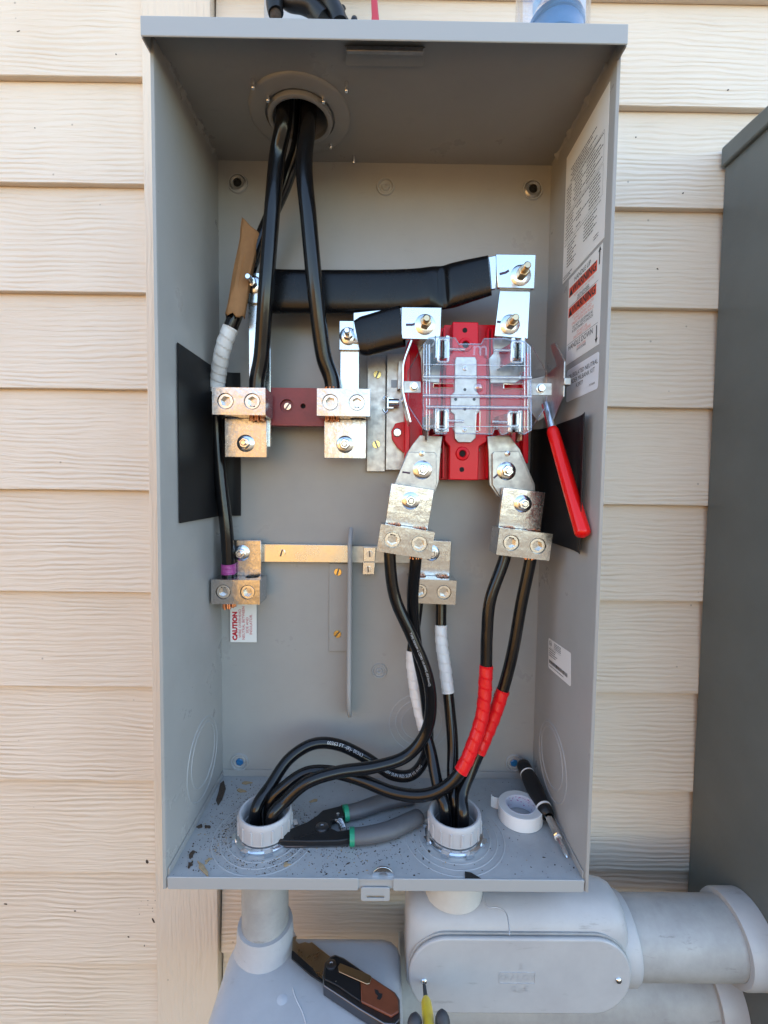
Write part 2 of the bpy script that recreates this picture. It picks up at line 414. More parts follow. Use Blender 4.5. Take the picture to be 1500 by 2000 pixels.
zl = [zl[0] + .1525 * k for k in (4, 3, 2, 1)] + zl + [zl[-1] - .1525 * k for k in (1, 2, 3, 4)]
zr = [zr[0] + .1525 * k for k in (4, 3, 2, 1)] + zr + [zr[-1] - .1525 * k for k in (1, 2, 3, 4)]
for zs, x0, x1 in ((zl, -2.6, TX0 - .0012), (zr, TX1 + .003, 2.6)):
    for k, z in enumerate(zs):
        h = (zs[k - 1] - z if k else .1525) + .010
        board(x0, x1, z, h)

# unseen cedar fence, added behind the camera to bounce warm light from the left
fen = thing('bounce_fence', 'unseen cedar board fence added opposite the house wall to bounce warm light', 'fence', (-4, -2.5, GZ))
fb = None
for i in range(51):
    x = -7.6 + i * .146
    if fb is None:
        fb = mk('fence_board', B().box((0, 0, 1.05), (.138, .018, 2.1)), 'fencewood', fen, bev=.002, sm=0, local=True); o = fb
    else:
        o = fb.copy(); COL.objects.link(o)
    o.location = (x + 4, 0, random.uniform(0, .015)); o.parent = fen
for z in (.35, 1.7): mk('fence_rail', B().box((-3.95, -2.5 - .03, GZ + z), (7.4, .04, .09)), 'fencewood', fen, sm=0)

# neighbouring cabinet
cab = thing('utility_cabinet', 'tall dark grey green metal cabinet fixed to the siding right of the open box', 'cabinet', (.74, -.12, -.9))
CX = .505
mk('body', B().box((CX + .26, -.094, -.21), (.52, .21, 1.385)), 'cabinet', cab, bev=.003)
mk('lid', B().slab([(.0105, .500), (.0105, .4705), (-.225, .4705), (-.225, .489)], .535, (V((CX - .007, 0, 0)), AY, AZ, AX)), 'cabinet', cab, bev=.003)

# ================================================================== ENCLOSURE
W2, ZT, ZB, YF = .2435, .464, -.464, -.189
enc = thing('meter_enclosure', 'open grey painted steel meter box mounted on the siding', 'meter box', (0, -.09, ZB - .014))
back = mk('back_panel', B().slab(rect(-W2 - .002, ZB - .002, W2 + .002, ZT + .002), .0022, fY(0)), 'boxgrey', enc, sm=0)
for s in (-1, 1):
    prof = [(.0018, 0), (YF + .006, 0), (YF + .003, .0002), (YF + .0006, .0012 * 1), (YF, .003)]
    b = B()
    # sheet with a small outward-rolled front edge
    pts = [(.0, W2), (YF + .004, W2), (YF + .001, W2 + .0012), (YF, W2 + .0042), (YF + .0016, W2 + .0044), (YF + .0022, W2 + .003), (YF + .004, W2 + .002), (.0, W2 + .002)]
    b.slab([(s * x, y) for y, x in pts], ZT - ZB + .016, (V((0, 0, ZB - .014)), AX, AY, AZ))
    sw = mk('side_wall', b, 'boxgrey', enc, sm=30)
# ceiling (slopes down a little towards the front) with the hub opening
HC = (-.108, -.088)
cz = lambda y: .464 + y * .02
b = B(); hub = circ(HC[0], HC[1], .036, 36)
def ceil_slab(b, outer, holes, t):
    i0 = len(b.v); b.slab(outer, t, fZ(0), holes)
    for k in range(i0, len(b.v)):
        x, y, z = b.v[k]; b.v[k] = (x, y, z + cz(y))
ceil_slab(b, rect(-W2, YF, W2, 0), [hub], .002); mk('ceiling', b, 'boxgrey', enc, sm=0)
# rain cap: overhanging sheet with turned-down edges
cap = B(); x0, x1, yf = -.2490, .2460, -.2055
ceil_slab(cap, rect(x0, yf, x1, .010), [hub], .0022)
for k in range(len(cap.v)):
    x, y, z = cap.v[k]; cap.v[k] = (x, y, z + .0022)
mk('rain_cap', cap, 'boxgrey2', enc, sm=0)
b = B().slab(rect(x0, .4452, x1, .4648), .0018, fY(yf - .0008)); rim = mk('cap_front_edge', b, 'boxgrey2', enc, bev=.0009)
for x in (x0 - .0001, x1 - .0017):
    mk('cap_side_edge', B().slab([(-yf - .0019, .4453), (-yf - .0019, .4620), (-.008, .4655), (-.008, .4490)], .0018, fX(x)), 'boxgrey2', enc)
# uneven seam where the ceiling was folded and welded to the sides
for s in (-1, 1):
    b = B(); n = 60; L = []
    for i in range(n + 1):
        y = YF + .02 + (0.187 - .02) * i / n
        d = .0022 + .0018 * max(0, math.sin(i * .62 + s)) ** 3 + .0035 * (1 if i in (17, 18, 19, 36, 37, 38, 52, 53) else 0)
        L.append((y, d))
    ring = []
    for y, d in L:
        z = cz(y)
        ring.append([b._v((s * (W2 + .0005), y, z + .0003)), b._v((s * (W2 - d * .8), y, z + .0003)), b._v((s * (W2 - d * .35), y, z - d * .7)), b._v((s * (W2 + .0005), y, z - d * 1.7))])
    for p, q in zip(ring, ring[1:]):
        for k in range(4): b.f.append([p[k], p[(k + 1) % 4], q[(k + 1) % 4], q[k]])
    mk('weld_seam', b, 'boxgrey', enc, sm=60)
# hub plate: raised ring, collar, screws, slot bracket
b = B().lathe([(.036, -.0006), (.0435, -.0006), (.0435, -.004), (.0600, -.0046), (.0628, -.003), (.0635, .0004), (.036, .0004)], (HC[0], HC[1], cz(HC[1])), AZ, 64, cap=False)
hubp = mk('hub_plate', b, 'boxgrey', enc, sm=50)
mk('hub_collar', B().lathe([(.0345, -.002), (.0405, -.002), (.0405, -.008), (.0375, -.0095), (.0345, -.0085)], (HC[0], HC[1], cz(HC[1])), AZ, 48, closed=True), 'boxgrey', enc, sm=50)
mk('mast_conduit', B().lathe([(.0350, -.004), (.0350, .40), (.0445, .40), (.0445, .008), (.0365, .0072), (.0365, -.004)], (HC[0], HC[1], cz(HC[1]) + .002), AZ, 48, closed=True), 'pvc', enc, sm=50)
mk('mast_end', B().lathe([(.040, 0), (.0444, .002)], (HC[0], HC[1], .868), AZ, 32), 'pvc', enc)
for px, py in ((494, 154), (677, 160), (523, 180), (632, 183), (646, 276), (691, 307)):
    q = PZ(px, py, .4618); q.z = cz(q.y) - .0035
    screw_len = .0075
    mk('stud_end', B().lathe([(.0026, .004), (.0026, -.006), (.0018, -.0072), (.0002, -.0072)], q, AZ, 12, cap=False), 'steel', enc)
br = pZ([(677, 92), (827, 97), (826, 132), (680, 128)], .4592)
b = B(); q0, q1 = PZ(677, 96, .457), PZ(826, 100, .457)
mk('latch_bracket', B().box(((q0.x + q1.x) / 2, q0.y - .002, .4545), (q1.x - q0.x, .0045, .0055)), 'galv', enc, bev=.0008)
mk('bracket_plate', B().box(((q0.x + q1.x) / 2, q0.y + .010, .4590), (q1.x - q0.x + .004, .022, .0014)), 'boxgrey', enc, bev=.0004)

# floor pan with the two conduit openings, upturned flanges and the front lip
BL, BR = (-.1465, -.1200), (.1014, -.1205)
b = B().slab(rect(-W2 + .0004, YF, W2 - .0004, -.0004), .0018, fZ(ZB, -1), [circ(*BL, .029, 32), circ(*BR, .029, 32)])
floor_ = mk('floor_pan', b, 'floorpan', enc, sm=0)
fl = B()
fl.box((0, -.0012, ZB + .0055), (2 * W2 - .001, .0016, .011))
for s in (-1, 1): fl.box((s * (W2 - .0012), (YF) / 2, ZB + .0045), (.0016, -YF - .006, .009))
mk('floor_flange', fl, 'boxgrey', enc, bev=.0005)
hx0, hx1 = PY(700, 1720, YF).x, PY(768, 1720, YF).x
lipz0, lipz1 = ZB - .0135, ZB + .0012
for a, c in ((-W2 + .0012, hx0), (hx1, W2 - .0012)):
    mk('front_lip', B().slab(rrect(a, lipz0, c, lipz1, .002, 3), .0018, fY(YF - .0006)), 'boxgrey2', enc, bev=.0005)
mk('lip_bridge', B().slab(rect(hx0 - .003, lipz0 + .001, hx1 + .003, lipz1 - .002), .0016, fY(YF + .0016)), 'boxgrey2', enc, bev=.0004)
ta, tb_ = PY(705, 1738, YF), PY(761, 1758, YF)
mk('hasp_tab', B().slab(rrect(ta.x, tb_.z, tb_.x, ta.z + .004, .0025, 3), .0016, fY(YF - .0016), [rect(ta.x + .0065, tb_.z + .0036, tb_.x - .0065, tb_.z + .0066)]), 'boxgrey2', enc, bev=.0004)

q = PY(748, 1713, YF + .006)
mk('latch_eye', B().slab(circ(q.x, q.z, .0130, 32), .0022, (V((0, YF + .005, 0)), AX, AZ, AY), [circ(q.x, q.z + .0015, .0055, 24)]), 'zinc', enc, bev=.0005)
# pressed rings of the knockouts
def ring(c, ax, r, par=enc, wd=.0013, h=.0009, m='boxgrey2', name='knockout_ring'):
    return mk(name, B().lathe([(r - wd, -.0002), (r - wd * .4, h), (r + wd * .4, h), (r + wd, -.0002)], c, ax, 72, cap=False), m, par, sm=60)
for c, rs in ((BL, (.066, .056, .0465)), (BR, (.064, .055, .046))):
    for r in rs: ring((c[0], c[1], ZB), AZ, r, h=.0005)
for s, px in ((-1, 397), (1, 1078)):
    top, bot = PX(px, 1400, s * W2), PX(px, 1560, s * W2)
    if s > 0: top, bot = PX(px, 1408, s * W2), PX(px, 1565, s * W2)
    cc = (top + bot) / 2; r = (top - bot).length / 2
    for k in (1, .78): ring(cc + V((0, .002 if k < 1 else 0, .004 if k < 1 else 0)), V((-s, 0, 0)), r * k * .92)
cc = PY(818, 1412, 0)
for r in (.036, .046, .027): ring(cc, V((0, -1, 0)), r, h=.0004)
for px, py, hole, rr in ((465, 359, 1, .0130), (1040, 371, 1, .0135), (753, 365, 0, .0115), (468, 1488, 2, .0125), (1004, 1490, 2, .0125), (741, 1310, 0, .0105)):
    c = PY(px, py, 0)
    ring(c, V((0, -1, 0)), rr, h=.0024, wd=.0018, name='mounting_boss'); ring(c, V((0, -1, 0)), rr * .66, h=.0012, wd=.0016, name='mounting_boss')
    if hole == 1: mk('sealing_washer', B().lathe([(.0063, .0004), (.0118, .0004), (.0122, .0022), (.0100, .0040), (.0063, .0036)], c, V((0, -1, 0)), 32, closed=True), 'galv', enc)
    if hole: mk('mounting_screw', B().lathe([(.0062, -.0003), (.0062, .0007), (.0045, .0016), (.0002, .0010)], c, V((0, -1, 0)), 6 if hole == 2 else 16, cap=False), 'hole' if hole == 1 else 'blue_plastic', enc)
    else: ring(c, V((0, -1, 0)), rr * .34, h=.0022, wd=.0022, name='mounting_boss')

# -------- printed labels on the right-hand wall
LX = W2 - .0004
fL = fX(LX, 1); fLt = (V((LX - .00022, 0, 0)), -AY, AZ, AX)
def lab(outer, m='label', name='label'): return mk(name, B().slab(outer, .0003, fL), m, enc, sm=0)
l1 = lab(rect(.0585, .270, .176, .4345), name='instruction_label')
b = B(); rnd = random.Random(3)
def words(u0, u1, v, h=.0009):
    u = u0
    while u < u1 - .001:
        w_ = min(rnd.uniform(.0015, .0075), u1 - u); b.quad([(LX - .00022, -(u), v), (LX - .00022, -(u + w_), v), (LX - .00022, -(u + w_), v + h), (LX - .00022, -u, v + h)]); u += w_ + .0009
H_ = .00125
for k in range(5): words(.076 + .005 * (k % 2), .150 - .012 * (k % 3), .4075 - k * .0036, H_)
for k in range(8):
    v = .3875 - k * .0040; words(.065, .080, v, H_); words(.090, .112, v, H_) if k % 3 else words(.086, .166, v, H_); words(.124, .160 - .012 * (k % 2), v, H_)
for k in range(8):
    v = .3510 - k * .0040; words(.066, .160, v, H_) if k in (0, 4) else (words(.065, .088, v, H_), words(.098, .112, v, H_) if k % 2 else None, words(.134, .162, v, H_))
words(.062, .166, .3165, .0007)
for k in range(8): words(.072, .100 - .006 * (k % 3), .3120 - k * .0038, H_)
for k in range(6): words(.122, .156 - .008 * (k % 2), .3120 - k * .0038, H_)
for k in range(2): words(.150, .162, .2830 - k * .003, .0009)
words(.062, .092, .2755, .0009); words(.062, .086, .2727, .0009)
for a, c_, d, e in ((.0625, .3905, .168, .3565), (.0625, .354, .168, .3205)):
    for (u0, v0, u1, v1) in ((a, c_, d, c_ + .0003), (a, e, d, e + .0003), (a, e, a + .0003, c_), (d, e, d + .0003, c_)):
        b.quad([(LX - .00022, -u0, v0), (LX - .00022, -u1, v0), (LX - .00022, -u1, v1), (LX - .00022, -u0, v1)])
mk('printed_lines', b, 'ink', l1, sm=0, norm=False)
l2 = lab(rect(.0805, .1555, .1735, .2660), name='warning_label')
def T(m, lines, par, fr=fLt, name='lettering'):
    for (body, size, u, v, *k) in lines:
        mk(name, B().text(body, size, fr, (u, v), **(k[0] if k else {})), m, par, sm=0, norm=False)
cu_ = .1265
fLb = (V((LX - .0001, 0, 0)), -AY, AZ, AX)
mk('warning_band', B().slab(rect(.0835, .2415, .1615, .2535), .0001, (V((LX - .00012, 0, 0)), -AY, AZ, AX)).slab(rect(.0835, .2155, .1615, .2275), .0001, (V((LX - .00012, 0, 0)), -AY, AZ, AX)), 'ink_red', l2, sm=0)
fLt2 = (V((LX - .0004, 0, 0)), -AY, AZ, AX)
for v_ in (.2475, .2215): T('ink', [('WARNING', .0138, .1275, v_, dict(sx=.98, bold=.0002))], l2, fLt2)
T('ink', [('HANDLE UP', .0086, .122, .2585), ('METER BYPASSED', .0042, cu_, .2335), ('JAWS UNLOCKED', .0042, cu_, .2305), ('DO NOT USE BYPASS AS', .0052, cu_, .1985), ('A DISCONNECT SWITCH', .0052, cu_, .1938),
          ('HANDLE DOWN', .0094, .122, .1755), ('JAWS LOCKED', .0040, cu_, .1665)], l2)
T('ink_pink', [('METER SOCKET MAY BE LIVE', .0043, cu_, .2382), ('DO NOT OPEN OR CLOSE', .0050, cu_, .2125), ('BYPASS UNDER LOAD', .0050, cu_, .2080), ('UNLESS METER IS IN PLACE!', .0050, cu_, .2034),
               ('DO NOT USE', .0048, cu_, .1885), ('DISCONNECT SLEEVES', .0048, cu_, .1842), ('BYPASS OPEN', .0040, cu_, .1696)], l2)
b = B()
def q2(u0, v0, u1, v1): b.quad([(LX - .00024, -u0, v0), (LX - .00024, -u1, v0), (LX - .00024, -u1, v1), (LX - .00024, -u0, v1)])
q2(.083, .2287, .1665, .2291); q2(.083, .1808, .1690, .1812)
for (u, v0, v1, s) in ((.1675, .2455, .2600, 1), (.1665, .1785, .1640, -1)):
    q2(u - .0012, min(v0, v1), u + .0012, max(v0, v1))
    b.f.append([b._v((LX - .00024, -(u - .0034), v1)), b._v((LX - .00024, -(u + .0034), v1)), b._v((LX - .00024, -u, v1 + s * .0055))])
for v in (.2425, .2165):                                     # exclamation triangles
    b.f.append([b._v((LX - .00042, -.0850, v)), b._v((LX - .00042, -.0955, v)), b._v((LX - .00042, -.09025, v + .0098))])
mk('arrows_and_rules', b, 'ink', l2, sm=0, norm=False)
l3 = mk('neutral_kit_label', B().slab(rrect(.0848, .1060, .1745, .1475, .004), .0003, fL), 'label_blue', enc, sm=0)
T('ink', [('FOR ISOLATED NEUTRAL', .0076, .1297, .1372), ('ORDER MILBANK KIT', .0076, .1297, .1295), ('K3977', .0076, .1250, .1218), ('MT100008', .0032, .1600, .1140)], l3)
a4 = math.radians(4.5); O4 = V((LX - .0002, -.0505, -.2215))
U4 = V((0, -math.cos(a4), math.sin(a4))); W4 = V((0, math.sin(a4), math.cos(a4)))
l4 = mk('serial_label', B().slab(rrect(0, -.0425, .078, 0, .003), .0003, (O4, U4, W4, AX)), 'label', enc, sm=0)
b = B(); f4 = (O4 - AX * .0002, U4, W4, AX)
def q4(u0, v0, u1, v1): b.quad([f4[0] + U4 * u + W4 * v for u, v in ((u0, v0), (u1, v0), (u1, v1), (u0, v1))])
u = .004
while u < .066:
    w_ = rnd.choice((.0005, .0008, .0014, .002)); q4(u, -.0345, u + w_, -.0295); u += w_ + rnd.choice((.0005, .0008, .0012))
q4(.003, -.0125, .046, -.0122)
for v in (-.0150, -.0180, -.0210, -.0240):
    u = .003
    while u < .03 + rnd.uniform(-.008, .01): w_ = rnd.uniform(.001, .004); q4(u, v, u + w_, v + .0012); u += w_ + .0008
for v in (-.0035, -.0058, -.0081, -.0104):
    u = .022
    while u < .044: w_ = rnd.uniform(.001, .004); q4(u, v, u + w_, v + .0011); u += w_ + .0008
u = .004
while u < .056: w_ = rnd.uniform(.001, .003); q4(u, -.0385, u + w_, -.0372); u += w_ + .0012
for k in range(20):
    if k in (4, 5, 14, 15): continue
    t0, t1 = 2 * math.pi * k / 20, 2 * math.pi * (k + 1) / 20
    b.quad([f4[0] + U4 * (.0085 + r * math.cos(t)) + W4 * (-.006 + r * math.sin(t)) for r, t in ((.0032, t0), (.0042, t0), (.0042, t1), (.0032, t1))])
mk('serial_print', b, 'ink', l4, sm=0, norm=False).data
T('ink', [('m', .007, .0085, -.0062)], l4, f4, 'logo')
# caution tag hanging below the left neutral lug
q = PY(450, 1254, -.004); q1_ = PY(501, 1178, -.004)
l5 = mk('caution_label', B().slab(rect(q.x, q.z, q1_.x, q1_.z + .02), .0004, fY(-.004)), 'label', enc, sm=0)
f5 = fY(-.0044); h5 = math.pi / 2
T('ink_caution', [('CAUTION', .0098, q.x + .0075, q.z + .0030, dict(rot=h5, al='LEFT', bold=.0006))], l5, f5)
T('ink_caution', [('WIRE OVERHEAD', .0057, q.x + .0150, q.z + .007, dict(rot=h5, al='LEFT')), ('NEUTRAL BETWEEN', .0057, q.x + .0205, q.z + .004, dict(rot=h5, al='LEFT')),
                  ('SIDE AND', .0057, q.x + .0262, q.z + .014, dict(rot=h5, al='LEFT')), ('INSULATOR.', .0057, q.x + .0318, q.z + .012, dict(rot=h5, al='LEFT'))], l5, f5)

# ================================================================== INSIDE THE BOX
NY = V((0, -1, 0))
def proj(p):
    d = CR.transposed() @ (V(p) - CP); return 750 + F * d.x / d.y, 1000 - F * d.z / d.y
# black insulating sheets bent into the corners
xb = PY(470, 870, -.003).x
path = smooth([(-.2412, -.1475), (-.2405, -.09), (-.2400, -.035), (-.2372, -.012), (-.226, -.0042), (xb, -.0032)], 8)
tag(mk('insulating_sheet', B().ribbon(path, .0009, (V((0, 0, -.0545)), AX, AY, AZ), .2130), 'fishpaper', sm=50),
    'black insulating sheet curved into the corner behind the white taped cable', 'insulating sheet')
xb = PY(1034, 950, -.003).x
path = smooth([(xb, -.0032), (.229, -.0045), (.2375, -.013), (.2405, -.035), (.2408, -.09), (.2395, -.135), (.2350, -.160), (.2325, -.167)], 8)
tag(mk('insulating_sheet', B().ribbon(path, .0009, (V((0, 0, -.0835)), AX, AY, AZ), .1640), 'fishpaper', sm=50),
    'black insulating sheet curved into the corner behind the red handle lever', 'insulating sheet')

# -------- cable lugs: an aluminium block with two hex set screws and a bolted tang
def make_lug():
    t = thing('cable_lug', '', 'cable lug', (0, 0, 0), None, 'aluminium two wire lugs')
    bw, hole_r, sx = .0345, .0102, .0172
    tang = mk('tang', B().slab(rect(-.0287, -.034, .0287, .019), .010, fY(0)), 'alu_worn', t, bev=.0006, local=True)
    b = B()
    b.slab(rect(-bw, -.022, bw, .010), .035, fZ(-.069), [circ(-sx, -.0068, hole_r, 24), circ(sx, -.0068, hole_r, 24)])
    b.slab(rect(-bw, -.069, bw, -.034), .008, fY(-.030), [circ(-sx, -.0515, .0106, 28), circ(sx, -.0515, .0106, 28)], back=False)
    mk('block', b, 'alu_worn', t, bev=.0005, local=True)
    for s in (-1, 1):
        hexa = circ(s * sx, -.0515, .0066, 6, math.pi / 6 + (.3 if s > 0 else 0))
        b = B().slab(circ(s * sx, -.0515, .0095, 28), .0150, fY(-.0290), [hexa])
        b.lathe([(.0075, 0), (.0040, .0018), (.0002, .0030)], (s * sx, -.0175, -.0515), AY, 18, cap=False)
        mk('set_screw', b, 'alu', t, bev=.0004, local=True)
    bolt(t, (0, 0, 0), wr=.0118, nr=.0078, nh=.0058, sr=.0040, sh=.0125, local=True)
    fr = fY(-.0003); b = B(); q = math.pi / 2
    b.text('600KCMIL', .0072, fr, (-.0240, -.004), rot=-q); b.text('AL9CU', .0062, fr, (-.0170, .0), rot=-q)
    b.text('AU-600', .0066, fr, (.0, -.0205), rot=2 * q); b.text('AL9CU', .0062, fr, (.0180, -.002), rot=q); b.text('600-2', .0066, fr, (.0243, -.004), rot=q)
    mk('stamped_lettering', b, 'alu', tang, sm=0, norm=False, local=True)
    return t
def copy_tree(o, parent=None):
    c = o.copy(); COL.objects.link(c); c.parent = parent
    WM[c] = WM.get(o, Matrix.Identity(4))
    for ch in list(o.children): copy_tree(ch, c)
    return c
LUGM = {}
proto = make_lug(); first = True
def lug(key, px, py, y, ang, label):
    global first
    o = proto if first else copy_tree(proto); first = False
    p = PY(px, py, y); M = Matrix.Translation(p) @ Matrix.Rotation(math.radians(ang), 4, 'Y')
    o.matrix_world = M; LUGM[key] = M; o['label'] = label; return o
LA = lug('A', 480, 866, -.066, 180, 'worn two wire lug below the leftmost thick cable, plate hanging down')
LB_ = lug('B', 674, 868, -.066, 180, 'two wire lug with plate hanging down at the right end of the dark red bar')
LC = lug('C', 802, 978, -.0915, 8, 'tilted scratched two wire lug under the left leg of the red socket')
LD = lug('D', 1021, 984, -.0810, 6, 'two wire lug feeding the two red taped cables')
LE = lug('E', 472, 1080, -.0240, 0, 'two wire lug with purple marked cable at the left end of the neutral bar')
LF = lug('F', 843, 1080, -.0190, 2, 'two wire lug with white taped cables at the right end of the neutral bar')
def hole(key, side, z): return LUGM[key] @ V((side * .0172, -.0068, z))

# -------- dark red support bar, silver bus bars
y = -.049
a, c = PY(470, 756, y), PY(690, 833, y)
bar = thing('support_bar', 'dark red insulating bar between the two upper lugs', 'insulator bar', ((a.x + c.x) / 2, y, c.z))
s1, s2 = PY(560, 793, y), PY(592, 793, y)
mk('bar', B().slab(rect(a.x, c.z, c.x, a.z), .014, fY(y), [circ(s1.x, s1.z, .0095, 28), circ(s2.x, s2.z, .0036, 16)]), 'red_board', bar, bev=.0006)
mk('recess', B().slab(circ(s1.x, s1.z, .0094, 28), .006, fY(y + .005)), 'red_board', bar)
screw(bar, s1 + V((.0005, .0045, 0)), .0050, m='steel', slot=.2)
mk('hole', B().slab(circ(s2.x, s2.z, .0037, 16), .004, fY(y + .006)), 'hole', bar)
for x in (a.x + .03, c.x - .03): mk('standoff', B().cyl((x, y + .0141, (a.z + c.z) / 2), (x, -.0001, (a.z + c.z) / 2), .011), 'galv', bar)

def busbar(x0, x1, ztop, zbot, pt, pb, bx, bz, label):
    o = thing('bus_bar', label, 'bus bar', (x0, -.055, zbot), None, 'vertical silver bus bars')
    mk('bar', B().slab(rect(x0, zbot, x1, ztop), .006, fY(-.0558)), 'plate', o, bev=.0008)
    mk('end_plate', B().slab(rect(x0 - .001, pb, x1 + .001, pt), .0045, fY(-.0604)), 'plate', o, bev=.0008)
    bolt(o, (bx, -.0604, bz), wr=.0118, nr=.0070, nh=.008, sr=.0040, sh=.026)
p = PY(483, 532, -.0604); q = PY(493, 556, -.0604)
busbar(p.x, p.x + .030, p.z, .045, p.z, PY(493, 592, -.0604).z, q.x + .001, q.z, 'tall silver bus bar running up to the long black sleeve')
p = PY(664, 626, -.0604); q = PY(680, 657, -.0604)
busbar(p.x, p.x + .0265, p.z, .045, p.z, PY(680, 684, -.0604).z, q.x, q.z, 'short silver bus bar running up to the short black sleeve')

# -------- sleeved jumpers
def sleeve(par, ctrl, hh, hd, ring_end=False):
    pts, L = resample(smooth([PY(*c) for c in ctrl], 10), .004)
    N = len(pts)
    def rr(i, u, an): return 1.0
    b = B(); rings = []
    for i, p_ in enumerate(pts):
        u = i / (N - 1); T = (pts[min(i + 1, N - 1)] - pts[max(i - 1, 0)]).normalized(); up = (AZ - T * T.z).normalized(); n_ = T.cross(up)
        pinch = 1 - .75 * math.exp(-((u - .80) / .022) ** 2) + .25 * math.exp(-((u - .74) / .03) ** 2) if not ring_end else 1
        hv, hdp = hh(u), hd(u) * pinch; ring_ = []
        for k in range(28):
            t_ = 2 * math.pi * k / 28; cs, sn = math.cos(t_), math.sin(t_)
            ex = .62
            ring_.append(b._v(p_ + up * hv * math.copysign(abs(sn) ** ex, sn) + n_ * hdp * math.copysign(abs(cs) ** ex, cs)))
        rings.append(ring_)
    for r0, r1 in zip(rings, rings[1:]):
        for k in range(28): b.f.append([r0[k], r0[(k + 1) % 28], r1[(k + 1) % 28], r1[k]])
    b.f.append(rings[0][::-1]); 
    if not ring_end: b.f.append(rings[-1])
    return mk('sleeve', b, 'sleeve', par, sm=60), pts[-1]
jl = thing('sleeved_jumper', 'long black sleeved bus jumper crossing behind the two thick cables', 'jumper', PY(700, 610, -.05))
sleeve(jl, [(512, 567, -.050), (560, 570, -.048), (700, 571, -.048), (800, 569, -.051), (865, 562, -.060), (915, 549, -.073), (957, 538, -.083)],
       lambda u: .0290 - .0035 * max(0, u - .85) / .15, lambda u: .0100 - .004 * max(0, u - .7) / .3)
yp = -.0895
mk('end_plate', B().slab(pY([(968, 496), (1047, 497), (1044, 564), (972, 562)], yp), .0055, fY(yp)), 'plate', jl, bev=.0008)
mk('end_bend', B().slab([(PY(946, 540, yp + .0035).x - .002, yp + .0095), (PY(968, 540, yp).x + .0005, yp + .0004), (PY(968, 540, yp).x + .0005, yp + .0054), (PY(948, 540, yp + .0035).x, yp + .0145)], PY(960, 498, yp).z - PY(960, 563, yp).z, (V((0, 0, PY(960, 563, yp).z)), AX, AY, AZ)), 'plate', jl, bev=.0006)
bolt(jl, PY(1017, 538, yp), wr=.0132, nr=.0076, nh=.013, sr=.0046, sh=.029, nutm='bronze')
js = thing('sleeved_jumper', 'short black sleeved bus jumper beside the upper left corner of the red socket', 'jumper', PY(740, 690, -.07))
_, pe = sleeve(js, [(698, 660, -.0635), (715, 656, -.0650), (750, 646, -.0735), (786, 637, -.0815)], lambda u: .0265 - .004 * max(0, .15 - u) / .15, lambda u: .0085, True)
mk('end_plate', B().slab(pY([(784, 599), (863, 600), (860, 664), (783, 662)], -.0885), .0055, fY(-.0885)), 'plate', js, bev=.001)
mk('strip', B().slab([(PY(690, 640, -.066).x, -.0635), (PY(786, 640, -.085).x, -.0828), (PY(786, 640, -.085).x, -.0788), (PY(690, 640, -.066).x, -.0595)], .040, (V((0, 0, PY(786, 661, -.085).z)), AX, AY, AZ)), 'plate', js, bev=.0005)
bolt(js, PY(830, 634, -.0885), wr=.0132, nr=.0076, nh=.013, sr=.0046, sh=.024, nutm='bronze')
def pen(par, pts, y, wd=.0014):
    b = B()
    for (a, c) in zip(pts, pts[1:]):
        p0, p1 = PY(*a, y), PY(*c, y); d = (p1 - p0).normalized(); n_ = V((-d.z, 0, d.x)) * wd
        b.quad([p0 + n_, p1 + n_, p1 - n_, p0 - n_])
    mk('pen_mark', b, 'pen', par, sm=0)
pen(js, [(793, 634), (806, 634), (811, 632)], -.0890); pen(jl, [(976, 535), (988, 532), (994, 528)], -.0900)

# -------- the red meter socket
soc = thing('meter_socket', 'red moulded meter socket under a clear plastic shield with four metal jaws', 'meter socket', PY(908, 937, -.03))
def ys(name, pts, y, t, m, bev=.0006, holes=(), par=None, sm=38): return mk(name, B().slab(pY(pts, y), t, fY(y), holes), m, par or soc, bev=bev, sm=sm)
ys('mounting_rail', [(718, 696), (754, 694), (752, 921), (716, 921)], -.010, .0095, 'galv')
ys('mounting_rail', [(756, 690), (812, 690), (812, 918), (753, 918)], -.020, .0035, 'galv')
ys('rail_flange', [(778, 705), (788, 703), (787, 760), (776, 760)], -.034, .0135, 'galv')
ys('rail_step', [(764, 742), (777, 742), (777, 757), (764, 757)], -.0205, .002, 'darksteel', 0)
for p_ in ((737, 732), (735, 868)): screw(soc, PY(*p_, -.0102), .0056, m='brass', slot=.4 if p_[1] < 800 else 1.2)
q = PY(768, 787, -.030)
mk('clip', B().cyl(q + V((-.007, -.002, 0)), q + V((.008, -.002, 0)), .0058, n=14).box(q + V((-.004, .006, 0)), (.010, .012, .016)), 'zinc', soc, bev=.0006)
q = PY(753, 790, -.026); mk('clip_ring', B().tube([q + V((.0045 * math.cos(t), .0015 * math.cos(t), .0115 * math.sin(t))) for t in np.linspace(-2.5, 2.5, 20)], .0013, 8), 'steel', soc)
# red moulding: back plate, outer walls, centre column, ribs
ys('red_base', [(796, 668), (822, 648), (866, 640), (868, 634), (1012, 634), (1016, 660), (1030, 690), (1033, 880), (1010, 937), (856, 937), (842, 930), (800, 925), (790, 880), (788, 700)], -.036, .0155, 'red_plastic', .001)
ys('centre_column', [(884, 628), (935, 629), (935, 690), (951, 700), (951, 862), (936, 872), (934, 938), (877, 937), (878, 872), (868, 860), (871, 700), (883, 690)], -.058, .0225, 'red_plastic', .0014)
for xa, xb_ in ((857, 862), (866, 870), (952, 956), (960, 964)): ys('rib', [(xa, 640), (xb_, 640), (xb_ - 2, 934), (xa - 2, 934)], -.050, .0145, 'red_plastic', .0008)
for xa, xb_ in ((790, 800), (1021, 1032)): ys('outer_wall', [(xa + 2, 690), (xb_ + 2, 690), (xb_, 905), (xa, 905)], -.052, .0165, 'red_plastic', .001)
